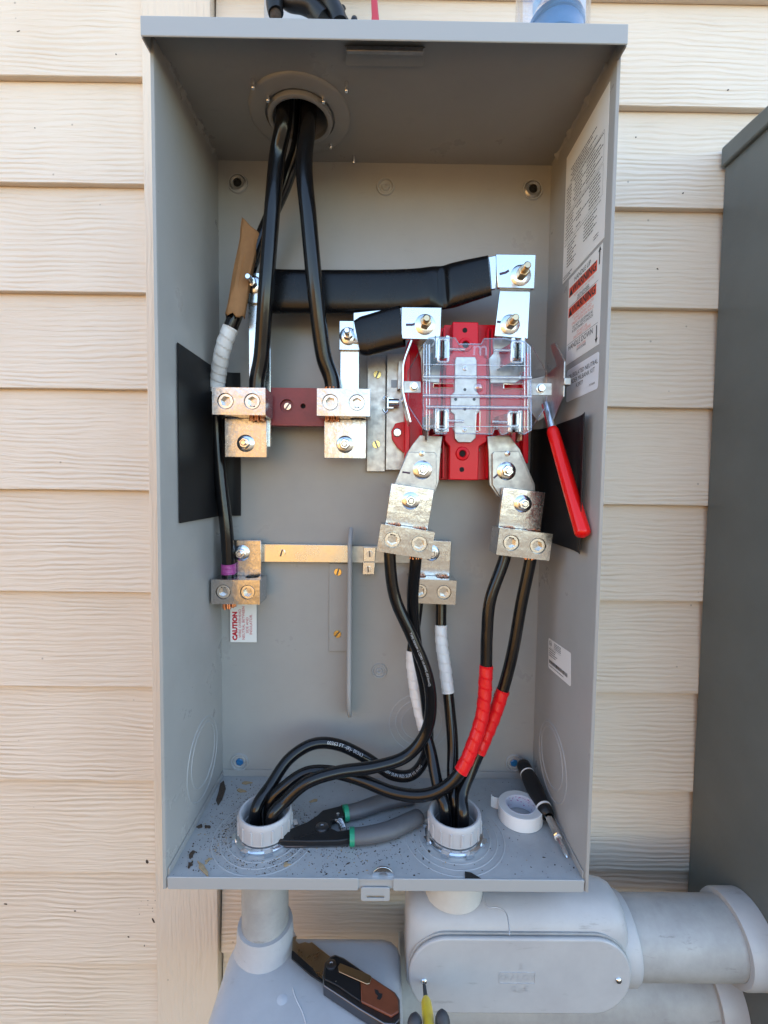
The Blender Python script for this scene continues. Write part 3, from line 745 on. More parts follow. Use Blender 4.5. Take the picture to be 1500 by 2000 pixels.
ys('mounting_ear', [(794, 822), (772, 827), (764, 842), (766, 858), (776, 874), (796, 890)], -.030, .0098, 'red_plastic', .001)
mk('ear_screw', B().lathe([(.0062, 0), (.0062, .002), (.0052, .003), (.0002, .0034)], PY(776, 845, -.030), NY, 22, cap=False), 'steel', soc)
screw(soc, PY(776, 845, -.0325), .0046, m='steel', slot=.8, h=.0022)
for (px, py, r_) in ((908, 645, .0034), (902, 917, .0034)): mk('hole', B().slab(circ(PY(px, py, -.0582).x, PY(px, py, -.0582).z, r_, 16), .0003, fY(-.0583)), 'hole', soc, sm=0)
for (px, py) in ((909, 674), (903, 886)):
    q = PY(px, py, -.058); mk('boss', B().lathe([(.0098, 0), (.0085, .0030), (.0052, .0036), (.0046, .0010), (.0040, .0002)], q, NY, 28, cap=False), 'red_plastic', soc)
    mk('hole', B().slab(circ(q.x, q.z, .0042, 16), .0004, fY(-.0592)), 'hole', soc, sm=0)
for (px, py) in ((862, 880), (932, 878)): mk('rivet', B().lathe([(.004, 0), (.0034, .0014), (.0002, .002)], PY(px, py, -.0365), NY, 16, cap=False), 'galv', soc)
# spine plate
sp = ys('spine_plate', [(891, 697), (928, 697), (931, 704), (931, 765), (937, 772), (937, 803), (930, 810), (929, 855), (920, 864), (895, 864), (888, 856), (888, 810), (880, 803), (881, 772), (888, 765), (889, 704)], -.0630, .0045, 'galv')
for (px, py) in ((908, 761), (890, 780), (926, 780), (908, 799)): q = PY(px, py, -.0632); mk('hole', B().slab(circ(q.x, q.z, .0021, 12), .0003, fY(-.0634)), 'hole', sp, sm=0)
for (px, py) in ((908, 720), (907, 840)): mk('rivet', B().lathe([(.0034, 0), (.003, .0012), (.0016, .0016), (.0002, .0010)], PY(px, py, -.063), NY, 16, cap=False), 'zinc', sp)
# contact plates behind the jaws
ys('contact_plate', [(963, 662), (1012, 660), (1020, 700), (1018, 740), (1006, 748), (958, 748), (955, 700), (964, 690)], -.0560, .0040, 'galv')
ys('contact_plate', [(812, 664), (858, 664), (862, 700), (858, 748), (824, 744), (822, 700)], -.0560, .0040, 'galv')
ys('contact_plate', [(976, 566), (1036, 568), (1031, 662), (966, 656)], -.0838, .0042, 'plate')
mk('contact_riser', B().slab([(PY(985, 640, -.08).x, -.0800), (PY(1025, 640, -.08).x, -.0800), (PY(1020, 640, -.08).x, -.0560), (PY(990, 640, -.08).x, -.0560)], .012, (V((0, 0, PY(1000, 657, -.08).z)), AX, AY, AZ)), 'galv', soc, bev=.0005)
mk('contact_riser', B().slab([(PY(800, 650, -.08).x, -.0825), (PY(850, 650, -.08).x, -.0825), (PY(848, 650, -.08).x, -.0560), (PY(815, 650, -.08).x, -.0560)], .010, (V((0, 0, PY(830, 664, -.08).z)), AX, AY, AZ)), 'galv', soc, bev=.0005)
bolt(soc, PY(996, 634, -.0838), wr=.0128, nr=.0076, nh=.012, sr=.0046, sh=.027, nutm='bronze'); pen(soc, [(971, 628), (980, 629), (986, 625)], -.0843)
def strap(poly, poly2, y, bc, sc, pm):
    ys('strap', poly, y + .0045, .0045, 'galv'); ys('strap_plate', poly2, y, .0040, 'galv')
    bolt(soc, PY(*bc, y), wr=.0128, nr=.0080, nh=.0065, sr=.0046, sh=.0145)
    mk('strap_screw', B().lathe([(.0040, 0), (.0036, .0022), (.0002, .003)], PY(*sc, y), NY, 18, cap=False), 'zinc', soc)
    pen(soc, pm, y - .0005, .0012)
strap([(820, 850), (864, 852), (861, 876), (857, 942), (848, 966), (766, 962), (771, 945), (794, 886), (806, 868)], [(797, 883), (848, 883), (852, 887), (853, 944), (846, 970), (764, 964), (770, 946)], -.0766, (825, 918), (824, 886), [(786, 922), (801, 924)])
strap([(952, 852), (994, 850), (1016, 878), (1045, 946), (1046, 968), (972, 970), (956, 946), (954, 880)], [(962, 886), (966, 882), (1013, 881), (1043, 948), (1044, 972), (978, 972), (962, 946)], -.0664, (989, 920), (991, 886), [(964, 934), (972, 927)])
# spring jaws: pairs of bent blades standing towards the camera
def jaw(cx, zt, zb, s):
    z0, z1 = PY(cx, zb, -.1).z, PY(cx, zt, -.1).z; x = PY(cx, (zt + zb) / 2, -.112).x
    b = B()
    pa = [(-.011, -.056), (-.0105, -.066), (-.0055, -.082), (-.0022, -.098), (-.0020, -.110), (-.0050, -.1165), (-.0085, -.1160), (-.0100, -.1115)]
    pb = [(.011, -.056), (.0100, -.066), (.0058, -.082), (.0018, -.098), (.0018, -.110), (.0048, -.1160), (.0080, -.1150)]
    for q_ in (pa, pb): b.ribbon([(x + s * u, v) for u, v in smooth(q_, 5)], .0016, (V((0, 0, z0)), AX, AY, AZ), z1 - z0)
    mk('jaw', b, 'plate', soc, sm=50)
    b = B().ribbon([(x - s * u, v) for u, v in smooth([(.019, -.056), (.020, -.066), (.016, -.075), (.018, -.086), (.0155, -.092)], 5)], .0014, (V((0, 0, z0 - .008)), AX, AY, AZ), z1 - z0 + .004)
    mk('jaw_spring', b, 'galv', soc, sm=50)
for cx, zt, zb, s in ((864, 664, 706, 1), (1010, 668, 706, -1), (863, 802, 846, 1), (1004, 806, 846, -1)): jaw(cx, zt, zb, s)
# clear shield
YC = -.1280
out = [(828, 672), (838, 660), (856, 658), (890, 660), (896, 672), (940, 672), (946, 661), (988, 661), (998, 664), (1024, 666), (1036, 678), (1038, 840), (1024, 848), (1014, 846), (1012, 838), (1000, 838),
       (988, 848), (978, 848), (975, 838), (966, 838), (962, 848), (890, 846), (884, 834), (876, 834), (872, 847), (852, 847), (848, 836), (840, 836), (836, 842), (826, 836)]
win = [rrect(PY(a, d, YC).x, PY(a, d, YC).z, PY(c, b_, YC).x, PY(c, b_, YC).z, .0022, 3) for a, b_, c, d in ((856, 663, 876, 707), (999, 668, 1021, 708), (855, 801, 872, 838), (993, 805, 1012, 832))]
slots = [rect(PY(a, d, YC).x, PY(a, d, YC).z, PY(c, b_, YC).x, PY(c, b_, YC).z) for a, b_, c, d in ((847, 749, 886, 757), (984, 750, 1022, 759), (929, 803, 938, 842))]
cov = mk('clear_shield', B().slab(pY(out, YC), .0018, fY(YC), win + slots), 'clear', soc, sm=0)
def loop(pts2, y, r=.0007): return [V((a, y, c)) for a, c in pts2] + [V((pts2[0][0], y, pts2[0][1]))]
b = B(); b.tube(loop(pY(out, YC), YC + .0009), .0011, 6)
for w_ in win: b.tube(loop(w_, YC + .0005), .0020, 8)
for w_ in slots: b.tube(loop(w_, YC + .0005), .0010, 6)
mk('shield_rim', b, 'clear_edge', cov, sm=60)
for (py, r_) in ((736, .0022), (773, .0022), (795, .0025)):
    b = B().tube([PY(826 if py < 790 else 832, py, YC - .003), PY(1038 if py < 790 else 1032, py + 2, YC - .003)], r_, 8)
    mk('shield_rib', b, 'clear_edge', cov, sm=60)
for py in (712, 852 - 20): mk('shield_fold', B().tube([PY(827, py, YC - .0012), PY(1037, py + 2, YC - .0012)], .0006, 6), 'clear_edge', cov, sm=60)
for (a, b_, c) in ((878, 682, 908), (965, 684, 996), (874, 822, 906), (962, 824, 992)):
    mk('shield_hinge', B().tube([PY(a, b_, YC - .003), PY(c, b_ + 1, YC - .003)], .0019, 8), 'clear_edge', cov, sm=60)
for sgn, xi, xo in ((-1, 827, 797), (1, 1037, 1067)):
    pts3 = [PY(xi, 672, YC), PY(xi, 838, YC), PY(xo, 792, -.098), PY(xo, 726, -.098)]
    n_ = V((.0008 * sgn, .0012, 0)); b = B(); i = [b._v(p_) for p_ in pts3] + [b._v(p_ + n_) for p_ in pts3]
    b.f += [[i[0], i[1], i[2], i[3]], [i[7], i[6], i[5], i[4]]] + [[i[k], i[(k + 1) % 4], i[4 + (k + 1) % 4], i[4 + k]] for k in range(4)]
    wg = mk('shield_wing', b, 'clear', cov, sm=0)
    mk('shield_rim', B().tube([pts3[0], pts3[3], pts3[2], pts3[1]], .0009, 6), 'clear_edge', cov, sm=60)
    for dx in (6, 12): mk('shield_rim', B().tube([PY(xi - sgn * dx, 672, YC + .0004), PY(xi - sgn * dx, 840, YC + .0004)], .0008, 6), 'clear_edge', cov, sm=60)
mk('moulded_letter', B().text('m', .026, fY(YC - .0002), (PY(938, 682, YC).x, PY(938, 682, YC).z)), 'clear_mark', cov, sm=0, norm=False)
mk('shield_boss', B().lathe([(.0058, 0), (.0052, .002), (.0035, .0034), (.0002, .004)], PY(934, 757, YC), NY, 22, cap=False), 'clear_edge', cov, sm=60)
# side brackets that carry the shield
ys('shield_tab', [(789, 744), (822, 745), (822, 767), (789, 767)], -.112, .0015, 'galv', .0004)
ys('shield_tab', [(1037, 748), (1078, 748), (1078, 772), (1037, 772)], -.112, .0015, 'galv', .0004)
for px, py in ((809, 755), (1056, 759)):
    q = PY(px, py, -.112); mk('hex_screw', B().lathe([(.0058, 0), (.0058, .0012), (.0046, .0014), (.0046, .0042), (.0040, .005), (.0002, .005)], q, NY, 6 if 0 else 18, cap=False), 'steel', soc)
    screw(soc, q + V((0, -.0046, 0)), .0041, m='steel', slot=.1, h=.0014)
q = PY(800, 740, -.12)
b = B().ribbon([(PY(a, b_, -.122).x, PY(a, b_, -.122).z) for a, b_ in smooth([(804, 664), (789, 706), (787, 735), (788, 768), (802, 824)], 4)], .0018, fY(-.122), .045)
mk('shield_bracket', b, 'plate', soc, sm=30)
b = B().slab(pX([(1083, 669), (1102, 706), (1100, 775), (1078, 826), (1068, 824), (1076, 800), (1058, 792), (1054, 744), (1088, 714), (1074, 674)], .2205), .0018, fX(.2205))
mk('shield_bracket', b, 'galv', soc, bev=.0004)
q = PX(1102, 745, .2205); mk('latch_tab', B().box(q + V((.004, .004, 0)), (.0085, .010, .009)), 'galv', soc, bev=.001)
ys('lever_cam', [(1030, 742), (1080, 730), (1086, 800), (1050, 824), (1034, 800)], -.060, .0040, 'galv')

# bypass lever
lev = thing('bypass_lever', 'bypass lever with glossy red grip slanting down from the clear shield', 'lever', PY(1140, 1060, -.11))
pA, pB, pC = PY(1066, 790, -.085), PY(1078, 836, -.105), PY(1141, 1050, -.172)
mk('shank', B().cyl(pA, pB + (pC - pB) * .08, .0058), 'steel', lev)
gp, L = resample([pB, pC], .004)
def gr(i, u, an): return (.0076 + .0016 * u) * (min(1, .75 + u * 8) if u < .03 else 1) * (math.sqrt(max(.02, 1 - ((u - .955) / .045) ** 2)) if u > .955 else 1)
mk('grip', B().tube(resample([pB, pB + (pC - pB) * 1.0], .0022)[0], gr, 24), 'red_grip', lev, sm=70)

# -------- neutral bar, its ground clip, the divider
nb = thing('neutral_bar', 'flat bright neutral bar bolted across the back panel', 'neutral bar', PY(660, 1097, -.012))
yb_ = -.0128
mk('bar', B().slab(pY([(455, 1062), (684, 1064.8), (684, 1099), (455, 1097)], yb_), .0060, fY(yb_)), 'plate', nb, bev=.0005)
mk('bar_shaded_end', B().slab(pY([(685, 1066), (870, 1068), (870, 1101), (685, 1099)], yb_ + .002), .0040, fY(yb_ + .002)), 'galv', nb, bev=.0005)  # same bar continued; greyer metal paints the shade right of the divider
for x in (505, 770): mk('standoff', B().cyl(PY(x, 1081, yb_ + .006), V((PY(x, 1081, yb_ + .006).x, -.0001, PY(x, 1081, yb_ + .006).z)), .009), 'galv', nb)
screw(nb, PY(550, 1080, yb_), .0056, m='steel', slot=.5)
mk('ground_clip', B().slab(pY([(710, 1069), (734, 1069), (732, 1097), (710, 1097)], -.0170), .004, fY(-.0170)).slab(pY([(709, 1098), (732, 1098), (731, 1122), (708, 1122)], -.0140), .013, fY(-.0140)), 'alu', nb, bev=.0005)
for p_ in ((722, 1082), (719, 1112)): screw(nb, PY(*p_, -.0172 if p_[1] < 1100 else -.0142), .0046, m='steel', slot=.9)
dv = thing('divider_bracket', 'tall thin grey sheet metal divider fixed by two brass screws', 'bracket', PY(680, 1395, 0))
mk('foot', B().slab(pY([(643, 1101), (684, 1101), (684, 1272), (642, 1272)], -.0032), .0031, fY(-.0032)), 'boxgrey', dv, bev=.0004)
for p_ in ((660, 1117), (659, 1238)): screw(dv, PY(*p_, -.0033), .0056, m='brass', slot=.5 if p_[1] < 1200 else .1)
xw = PY(681, 1250, -.040).x
zt, zm, zb2, zc = PY(690, 1034, -.03).z, PY(681, 1096, -.04).z, PY(681, 1345, -.04).z, PY(690, 1396, -.012).z
fp = [(.0015, PY(689, 1060, 0).z), (.020, zt), (.034, zt - .010), (.048, PY(690, 1062, -.04).z), (.040, zm), (.040, zb2)] + [(.040 - .030 * (1 - math.cos(t)), zb2 - (zb2 - zc) * math.sin(t)) for t in np.linspace(.2, 1.4, 7)] + [(.0015, zc + .002)]
mk('flange', B().slab(fp, .0020, fX(xw)), 'boxgrey2', dv, bev=.0004)
mk('flange_hem', B().tube([V((xw + .001, -a, c)) for a, c in fp[1:-1]], .0034, 10), 'boxgrey2', dv, sm=60)

# ================================================================== CABLES
def cable(name, label, ctrl, r, group, tapes=(), texts=(), strands=()):
    """ctrl: pixel + depth, or a world point; returns the thing"""
    W_ = [c if isinstance(c, V) else PY(*c) for c in ctrl]
    pts, L = resample(smooth(W_, 12), .003)
    o = thing(name, label, 'cable', min(pts, key=lambda p: p.z), None, group)
    mk('jacket', B().tube(pts, r, 18), 'cable', o, sm=80)
    s = np.r_[0, np.cumsum([(b_ - a).length for a, b_ in zip(pts, pts[1:])])]
    A = np.array([tuple(p) for p in pts])
    at = lambda x: V([float(np.interp(x, s, A[:, k])) for k in range(3)])
    def find(px, py):
        return s[int(np.argmin([(lambda q: (q[0] - px) ** 2 + (q[1] - py) ** 2)(proj(p)) for p in pts]))]
    for (p0, p1, m, tname, *k) in tapes:
        s0, s1 = sorted((find(*p0), find(*p1))); n = int((s1 - s0) / .0011); pitch = k[0] if k else .013
        tp = [at(x) for x in np.linspace(s0, s1, n)]
        def tr(i, u, an): return r + .0007 + .0008 * ((((u * (s1 - s0)) / pitch + an / (2 * math.pi)) % 1)) + .0002 * math.sin(3 * an + u * 31)
        mk(tname, B().tube(tp, tr, 22), m, o, sm=25)
    for (p0, body, size, side) in texts:
        s0 = find(*p0)
        def fn(x, y, s0=s0, side=side):
            p = at(s0 + side * x); T = (at(s0 + side * x + .001) - at(s0 + side * x - .001)).normalized() * side
            n_ = (CP - p); n_ = (n_ - T * n_.dot(T)).normalized(); b_ = n_.cross(T)
            t_ = y / r
            return p + (n_ * math.cos(t_) + b_ * math.sin(t_)) * (r + .0002)
        mk('print', B().text(body, size, None, fn=fn, al='LEFT'), 'print_white', o, sm=0, norm=False)
    for (p, d, rr) in strands:
        b = B(); p, d = V(p), V(d); U = d.orthogonal().normalized(); W2_ = d.normalized().cross(U)
        for k in range(19):
            ra = 0 if k == 0 else (.45 if k < 7 else .88); t_ = k * 2.4
            q = U * math.cos(t_) * ra * rr + W2_ * math.sin(t_) * ra * rr
            b.cyl(p + q, p + q + d * random.uniform(.8, 1.1) + q * .12, rr * .2, n=7)
        mk('copper_strands', b, 'copper', o, sm=60)
    return o
hubtop = lambda dx, dy: V((HC[0] + dx, HC[1] + dy, .62))
hubin = lambda dx, dy: V((HC[0] + dx, HC[1] + dy, .462))
up, dn = V((0, 0, 1)), V((0, 0, -1))
hA = hole('A', -1, -.069); hB = hole('B', 1, -.069)          # upper lugs are turned over: +z local is down
g_s, g_l = 'service cables from the roof mast', 'load cables leaving through the floor'
cable('service_cable', 'thick black cable from the ceiling hub down to the leftmost upper lug', [hubtop(-.018, -.012), hubin(-.017, -.014), (541, 310, -.090), (531, 420, -.090), (520, 560, -.0885), (511, 690, -.076), hA + up * .012, hole('A', -1, -.036)], .0103, g_s,
      strands=[(hole('A', -1, -.040), dn * .010, .0088)])
cable('service_cable', 'thick black cable from the ceiling hub to the lug right of the dark red bar', [hubtop(.014, -.010), hubin(.012, -.012), (594, 320, -.098), (603, 430, -.098), (615, 560, -.092), (631, 690, -.079), hB + up * .012, hole('B', 1, -.036)], .0106, g_s,
      strands=[(hole('B', 1, -.071), up * .004, .0092), (hole('B', 1, -.040), dn * .009, .0088)])
hE = hole('E', -1, -.034)
cable('service_cable', 'black cable with brown paper and white tape running down to the neutral bar', [hubtop(-.002, .016), hubin(-.002, .016), (562, 345, -.058), (530, 420, -.052), (489, 520, -.058), (462, 610, -.066), (436, 680, -.062), (425, 750, -.040), (424, 830, -.030), (431, 930, -.031), (443, 1040, -.033), hE + up * .010, hole('E', -1, -.060)], .0094, g_s,
      tapes=[((446, 640), (424, 763), 'white_tape', 'white_tape', .012), ((454, 1102), (455, 1119), 'purple', 'purple_mark', .006)], strands=[(hole('E', -1, -.064), V((.001, 0, -.0165)), .0085)])
# brown paper rolled round the cable
pw = []
pts, L = resample(smooth([PY(487, 441, -.060), PY(474, 520, -.066), PY(461, 595, -.074), PY(457, 618, -.075)], 8), .003)
b = B(); rings = []; N = len(pts); rp = random.Random(5)
prof = [(-.0150, .006), (-.0135, -.003), (-.0080, -.0085), (-.0035, -.0105), (.001, -.0090), (.006, -.0098), (.011, -.0060), (.0150, -.0045), (.0178, .000)]
for i, p_ in enumerate(pts):
    u = i / (N - 1); T_ = (pts[min(i + 1, N - 1)] - pts[max(i - 1, 0)]).normalized(); sx_ = V((-T_.z, 0, T_.x)) * -1
    sx_ = sx_ if sx_.x > 0 else -sx_; k = .70 + .12 * u
    wob = .0012 * math.sin(u * 9) ; rings.append([b._v(p_ + sx_ * (a * k + (.004 * (1 - u) if a > .01 else 0)) + V((0, c * k + wob * (j % 2), (-.012 * (1 - u) * (a / .019) if i < 6 else 0) + (.003 * math.sin(a * 900) if i > N - 3 else 0)))) for j, (a, c) in enumerate(prof)])
for r0, r1 in zip(rings, rings[1:]):
    for k in range(len(prof) - 1): b.f.append([r0[k], r0[k + 1], r1[k + 1], r1[k]])
o = mk('paper_wrap', b, 'kraft', sm=22); md = o.modifiers.new('t', 'SOLIDIFY'); md.thickness = .0006
tag(o, 'torn brown kraft paper folded around a cable at the upper left', 'paper')

# load side
fl_ = lambda c, dx, dy, z=ZB + .012: V((c[0] + dx, c[1] + dy, z))
def into(c, dx, dy): return [fl_(c, dx, dy, -.432), fl_(c, dx * .9, dy * .9, -.475), fl_(c, dx * .8, dy * .8, -.56)]
R_ = .0080
hC0, hC1 = hole('C', -1, -.069), hole('C', 1, -.069); hD0, hD1 = hole('D', -1, -.069), hole('D', 1, -.069); hF0, hF1 = hole('F', -1, -.069), hole('F', 1, -.069)
top3 = lambda k, s: (hole(k, s, -.036), V((0, 0, .0035)), .0080)
cable('load_cable', 'black cable swinging in front from the tilted lug over to the left floor bushing', [hole('C', -1, -.045), hC0 + dn * .006, (771, 1165, -.098), (803, 1240, -.100), (832, 1310, -.099), (842, 1370, -.097), (832, 1430, -.095), (795, 1476, -.098), (735, 1497, -.104), (660, 1508, -.110), (600, 1528, -.118), (556, 1566, -.124)] + into(BL, .012, -.012), R_, g_l,
      strands=[top3('C', -1)], texts=[((800, 1232), 'TYPE XHHW-2 CDRS 1/0 AWG (53.5mm2)', .0042, 1)])
cable('load_cable', 'black cable arching highest over the floor into the left bushing', [hole('C', 1, -.060), hC1 + dn * .008, (806, 1180, -.088), (815, 1270, -.080), (830, 1350, -.072), (836, 1420, -.062), (832, 1475, -.054), (806, 1512, -.052), (765, 1512, -.054), (715, 1480, -.054), (662, 1455, -.055), (612, 1453, -.060), (565, 1482, -.074), (530, 1532, -.094)] + into(BL, -.012, .002), R_, g_l,
      strands=[top3('C', 1), (hole('C', 1, -.0675), dn * .0065, .0074)], texts=[((640, 1447), '00363 FT -(R)- 00363', .0062, -1), ((745, 1505), '600V SUN RES SLIM 1/0 AWG', .0056, -1)])
cable('load_cable', 'black and red taped cable curving along the floor to the left bushing', [hole('D', -1, -.045), hD0 + dn * .006, (958, 1170, -.092), (951, 1240, -.094), (949, 1310, -.097), (943, 1390, -.102), (925, 1452, -.108), (899, 1508, -.113), (864, 1541, -.114), (820, 1554, -.112), (765, 1547, -.106), (705, 1523, -.098), (650, 1508, -.094), (600, 1509, -.094), (558, 1535, -.102)] + into(BL, .004, .012), R_, g_l,
      tapes=[((949, 1300), (902, 1507), 'red_tape', 'red_tape', .014)], strands=[top3('D', -1)])
cable('load_cable', 'black and red taped cable dropping straight into the right bushing', [hole('D', 1, -.060), hD1 + dn * .008, (1018, 1180, -.086), (1004, 1260, -.086), (990, 1320, -.086), (970, 1385, -.088), (948, 1440, -.092), (922, 1500, -.100), (903, 1550, -.112)] + into(BR, .010, -.006), R_, g_l,
      tapes=[((980, 1346), (935, 1468), 'red_tape', 'red_tape', .014)], strands=[top3('D', 1), (hole('D', 1, -.0675), dn * .005, .0074)])
cable('load_cable', 'white taped cable running behind the front loop into the right bushing', [hole('F', -1, -.045), hF0 + dn * .004, (810, 1232, -.034), (805, 1285, -.040), (812, 1350, -.050), (826, 1412, -.062), (842, 1470, -.078), (854, 1530, -.098)] + into(BR, -.012, .004), R_, g_l,
      tapes=[((805, 1270), (829, 1424), 'white_tape', 'white_tape', .013)], strands=[top3('F', -1)])
cable('load_cable', 'white taped cable hanging nearly straight down from the right end of the neutral bar', [hole('F', 1, -.060), hF1 + dn * .006, (862, 1250, -.034), (870, 1310, -.042), (878, 1380, -.054), (884, 1450, -.070), (884, 1520, -.090)] + into(BR, .002, .014), R_, g_l,
      tapes=[((859, 1219), (875, 1353), 'white_tape', 'white_tape', .013)], strands=[top3('F', 1), (hole('F', 1, -.0675), dn * .004, .0074)])

# ================================================================== FLOOR OF THE BOX
def bushing(c, label):
    o = thing('conduit_bushing', label, 'conduit bushing', (c[0], c[1], ZB), None, 'conduit bushings in the box floor')
    C3 = V((c[0], c[1], 0)); z0, z1 = -.4560, -.4300
    mk('ring', B().lathe([(.0278, z0), (.0330, z0), (.0338, z0 + .004), (.0345, z1 - .007), (.0340, z1 - .002), (.0322, z1), (.0300, z1 - .0006), (.0282, z1 - .004), (.0275, z1 - .012)], C3, AZ, 56, closed=True), 'pvc_light', o, sm=40)
    for k in range(16):
        t_ = 2 * math.pi * k / 16 + .12; R3 = Matrix.Rotation(t_, 3, 'Z')
        if k == 0: rb = mk('rib', B().box(R3 @ V((.0342, 0, 0)) + C3 + V((0, 0, (z0 + z1) / 2 - .002)), (.0026, .0030, .017), R3), 'pvc_light', o, bev=.0006)
        else:
            rb2 = rb.copy(); COL.objects.link(rb2); Mz = Matrix.Translation(C3) @ Matrix.Rotation(2 * math.pi * k / 16, 4, 'Z') @ Matrix.Translation(-C3)
            rb2.matrix_parent_inverse = WM[o].inverted() @ Mz
    b = B().lathe([(.0300, ZB + .0002), (.0375, ZB + .0002), (.0382, ZB + .0035), (.0345, ZB + .0062), (.0300, ZB + .0062)], C3, AZ, 56, closed=True)
    for k in range(8):
        t_ = 2 * math.pi * k / 8 + .35; R3 = Matrix.Rotation(t_, 3, 'Z'); b.box(R3 @ V((.0392, 0, 0)) + C3 + V((0, 0, ZB + .0035)), (.0050, .0105, .0050), R3)
    mk('locknut', b, 'zinc', o, sm=40)
    mk('stub', B().lathe([(.0262, -.50), (.0278, -.50), (.0278, -.4480), (.0262, -.4480)], C3, AZ, 40, closed=True), 'pvc', o, sm=40)
bushing(BL, 'pale grey ribbed bushing at the left of the box floor'); bushing(BR, 'pale grey ribbed bushing beside the tape roll')

def zpts(l, z): return [PZ(a, c, z) for a, c in l]
# wire strippers
ws = thing('wire_strippers', 'wire strippers with black jaws and grey handles lying on the box floor', 'wire strippers', PZ(680, 1625, ZB))
zf = ZB
head = [(541, 1640), (552, 1633), (575, 1622), (600, 1612), (618, 1600), (630, 1589), (650, 1584), (672, 1578), (680, 1600), (668, 1602), (648, 1608), (646, 1624), (660, 1630), (684, 1626), (687, 1645), (660, 1649), (600, 1650), (545, 1649)]
mk('jaws', B().slab(pZ(head, zf + .006), .0075, fZ(zf + .0035)), 'black_plastic', ws, bev=.0012)
mk('jaws_lower', B().slab(pZ([(545, 1650), (600, 1640), (640, 1634), (688, 1632), (688, 1649), (640, 1653), (560, 1655)], zf + .002), .0030, fZ(zf + .0004)), 'darksteel', ws, bev=.0006)
q = PZ(629, 1616, zf + .012); mk('pivot', B().lathe([(.0085, -.002), (.0085, .0010), (.0065, .0022), (.003, .0022), (.0022, .0012), (.0002, .0012)], q, AZ, 24, cap=False), 'darksteel', ws)
for k in range(7):
    q = PZ(566 + k * 9, 1640 - k * 2.6, zf + .0112); mk('notch', B().lathe([(.0012 + .00018 * k, -.001), (.0012 + .00018 * k, .0004), (.0002, .0004)], q, AZ, 10, cap=False), 'hole', ws)
for a in ((660, 1590), (657, 1603)): mk('rivet', B().lathe([(.0022, -.001), (.002, .0009), (.0002, .0012)], PZ(*a, zf + .0115), AZ, 12, cap=False), 'steel', ws)
c0, c1 = PZ(664, 1604, zf + .008), PZ(672, 1622, zf + .008)
mk('spring', B().tube([c0 + (c1 - c0) * u + V((.0042 * math.cos(u * 44), 0, .0042 * math.sin(u * 44))) for u in np.linspace(0, 1, 120)], .0007, 6), 'steel', ws, sm=60)
for (pl, collar) in (([(676, 1588), (700, 1583), (740, 1569), (775, 1561), (812, 1556)], 0), ([(688, 1634), (715, 1632), (760, 1622), (800, 1604), (824, 1591)], 1)):
    pts, L = resample(smooth(zpts(pl, zf + .0095), 8), .003)
    def hr(i, u, an): return .0112 * (1 + .10 * math.sin(u * 3)) * (math.sqrt(max(.03, 1 - ((u - .93) / .07) ** 2)) if u > .93 else 1)
    mk('handle', B().tube(pts, hr, 20, ell=(1, .80, AZ)), 'grip_grey', ws, sm=70)
    mk('collar', B().tube([pts[0] + (pts[1] - pts[0]) * k_ for k_ in (-1.1, .0, .9)], .0122, 20, ell=(1, .82, AZ)), 'green', ws, sm=50)

# tape roll
tr_ = thing('tape_roll', 'roll of white electrical tape lying on the box floor beside a screwdriver', 'tape roll', (.1985, -.085, ZB))
tc_ = V((.1985, -.0865, 0)); Ro, Ri, hT = .0300, .0195, .0190
mk('tape', B().lathe([(Ro, ZB + .0006), (Ro, ZB + hT - .0004), (Ro - .0006, ZB + hT), (Ro - .0050, ZB + hT + .0002)], tc_, AZ, 64, cap=False), 'white_tape', tr_, sm=40)
mk('tape_side', B().lathe([(Ro - .0003, ZB + hT - .0004), (Ro - .0008, ZB + hT + .0002), (Ri + .001, ZB + hT + .0002), (Ri + .001, ZB + .0006), (Ro - .0003, ZB + .0006)], tc_, AZ, 64, cap=False), 'roll_side', tr_, sm=30)
core = mk('core', B().lathe([(Ri, ZB + .0006), (Ri, ZB + hT + .0004), (Ri + .0012, ZB + hT + .0004), (Ri + .0012, ZB + .0006)], tc_, AZ, 64, closed=True), 'roll_core', tr_, sm=40)
b = B(); rk = random.Random(11)
for k in range(46):
    t_ = rk.uniform(.1, 3.0) ; z = ZB + rk.uniform(.004, hT - .003); w_ = rk.uniform(.02, .10); h_ = rk.choice((.0007, .001, .0016))
    r_ = Ri - .0002; b.quad([tc_ + V((r_ * math.cos(t), r_ * math.sin(t), zz)) for t, zz in ((t_, z), (t_ + w_, z), (t_ + w_, z + h_), (t_, z + h_))])
mk('core_print', b, 'purple', core, sm=0, norm=False)
e = tc_ + V((-.0262, .0135, 0)); b = B().ribbon([(e.x + .004, e.y + .004), (e.x - .001, e.y + .002), (e.x - .006, e.y + .004), (e.x - .0095, e.y + .0075), (e.x - .008, e.y + .0105)], .0008, (V((0, 0, ZB + .001)), AX, AY, AZ), hT - .003)
mk('loose_end', b, 'white_tape', tr_, sm=50)

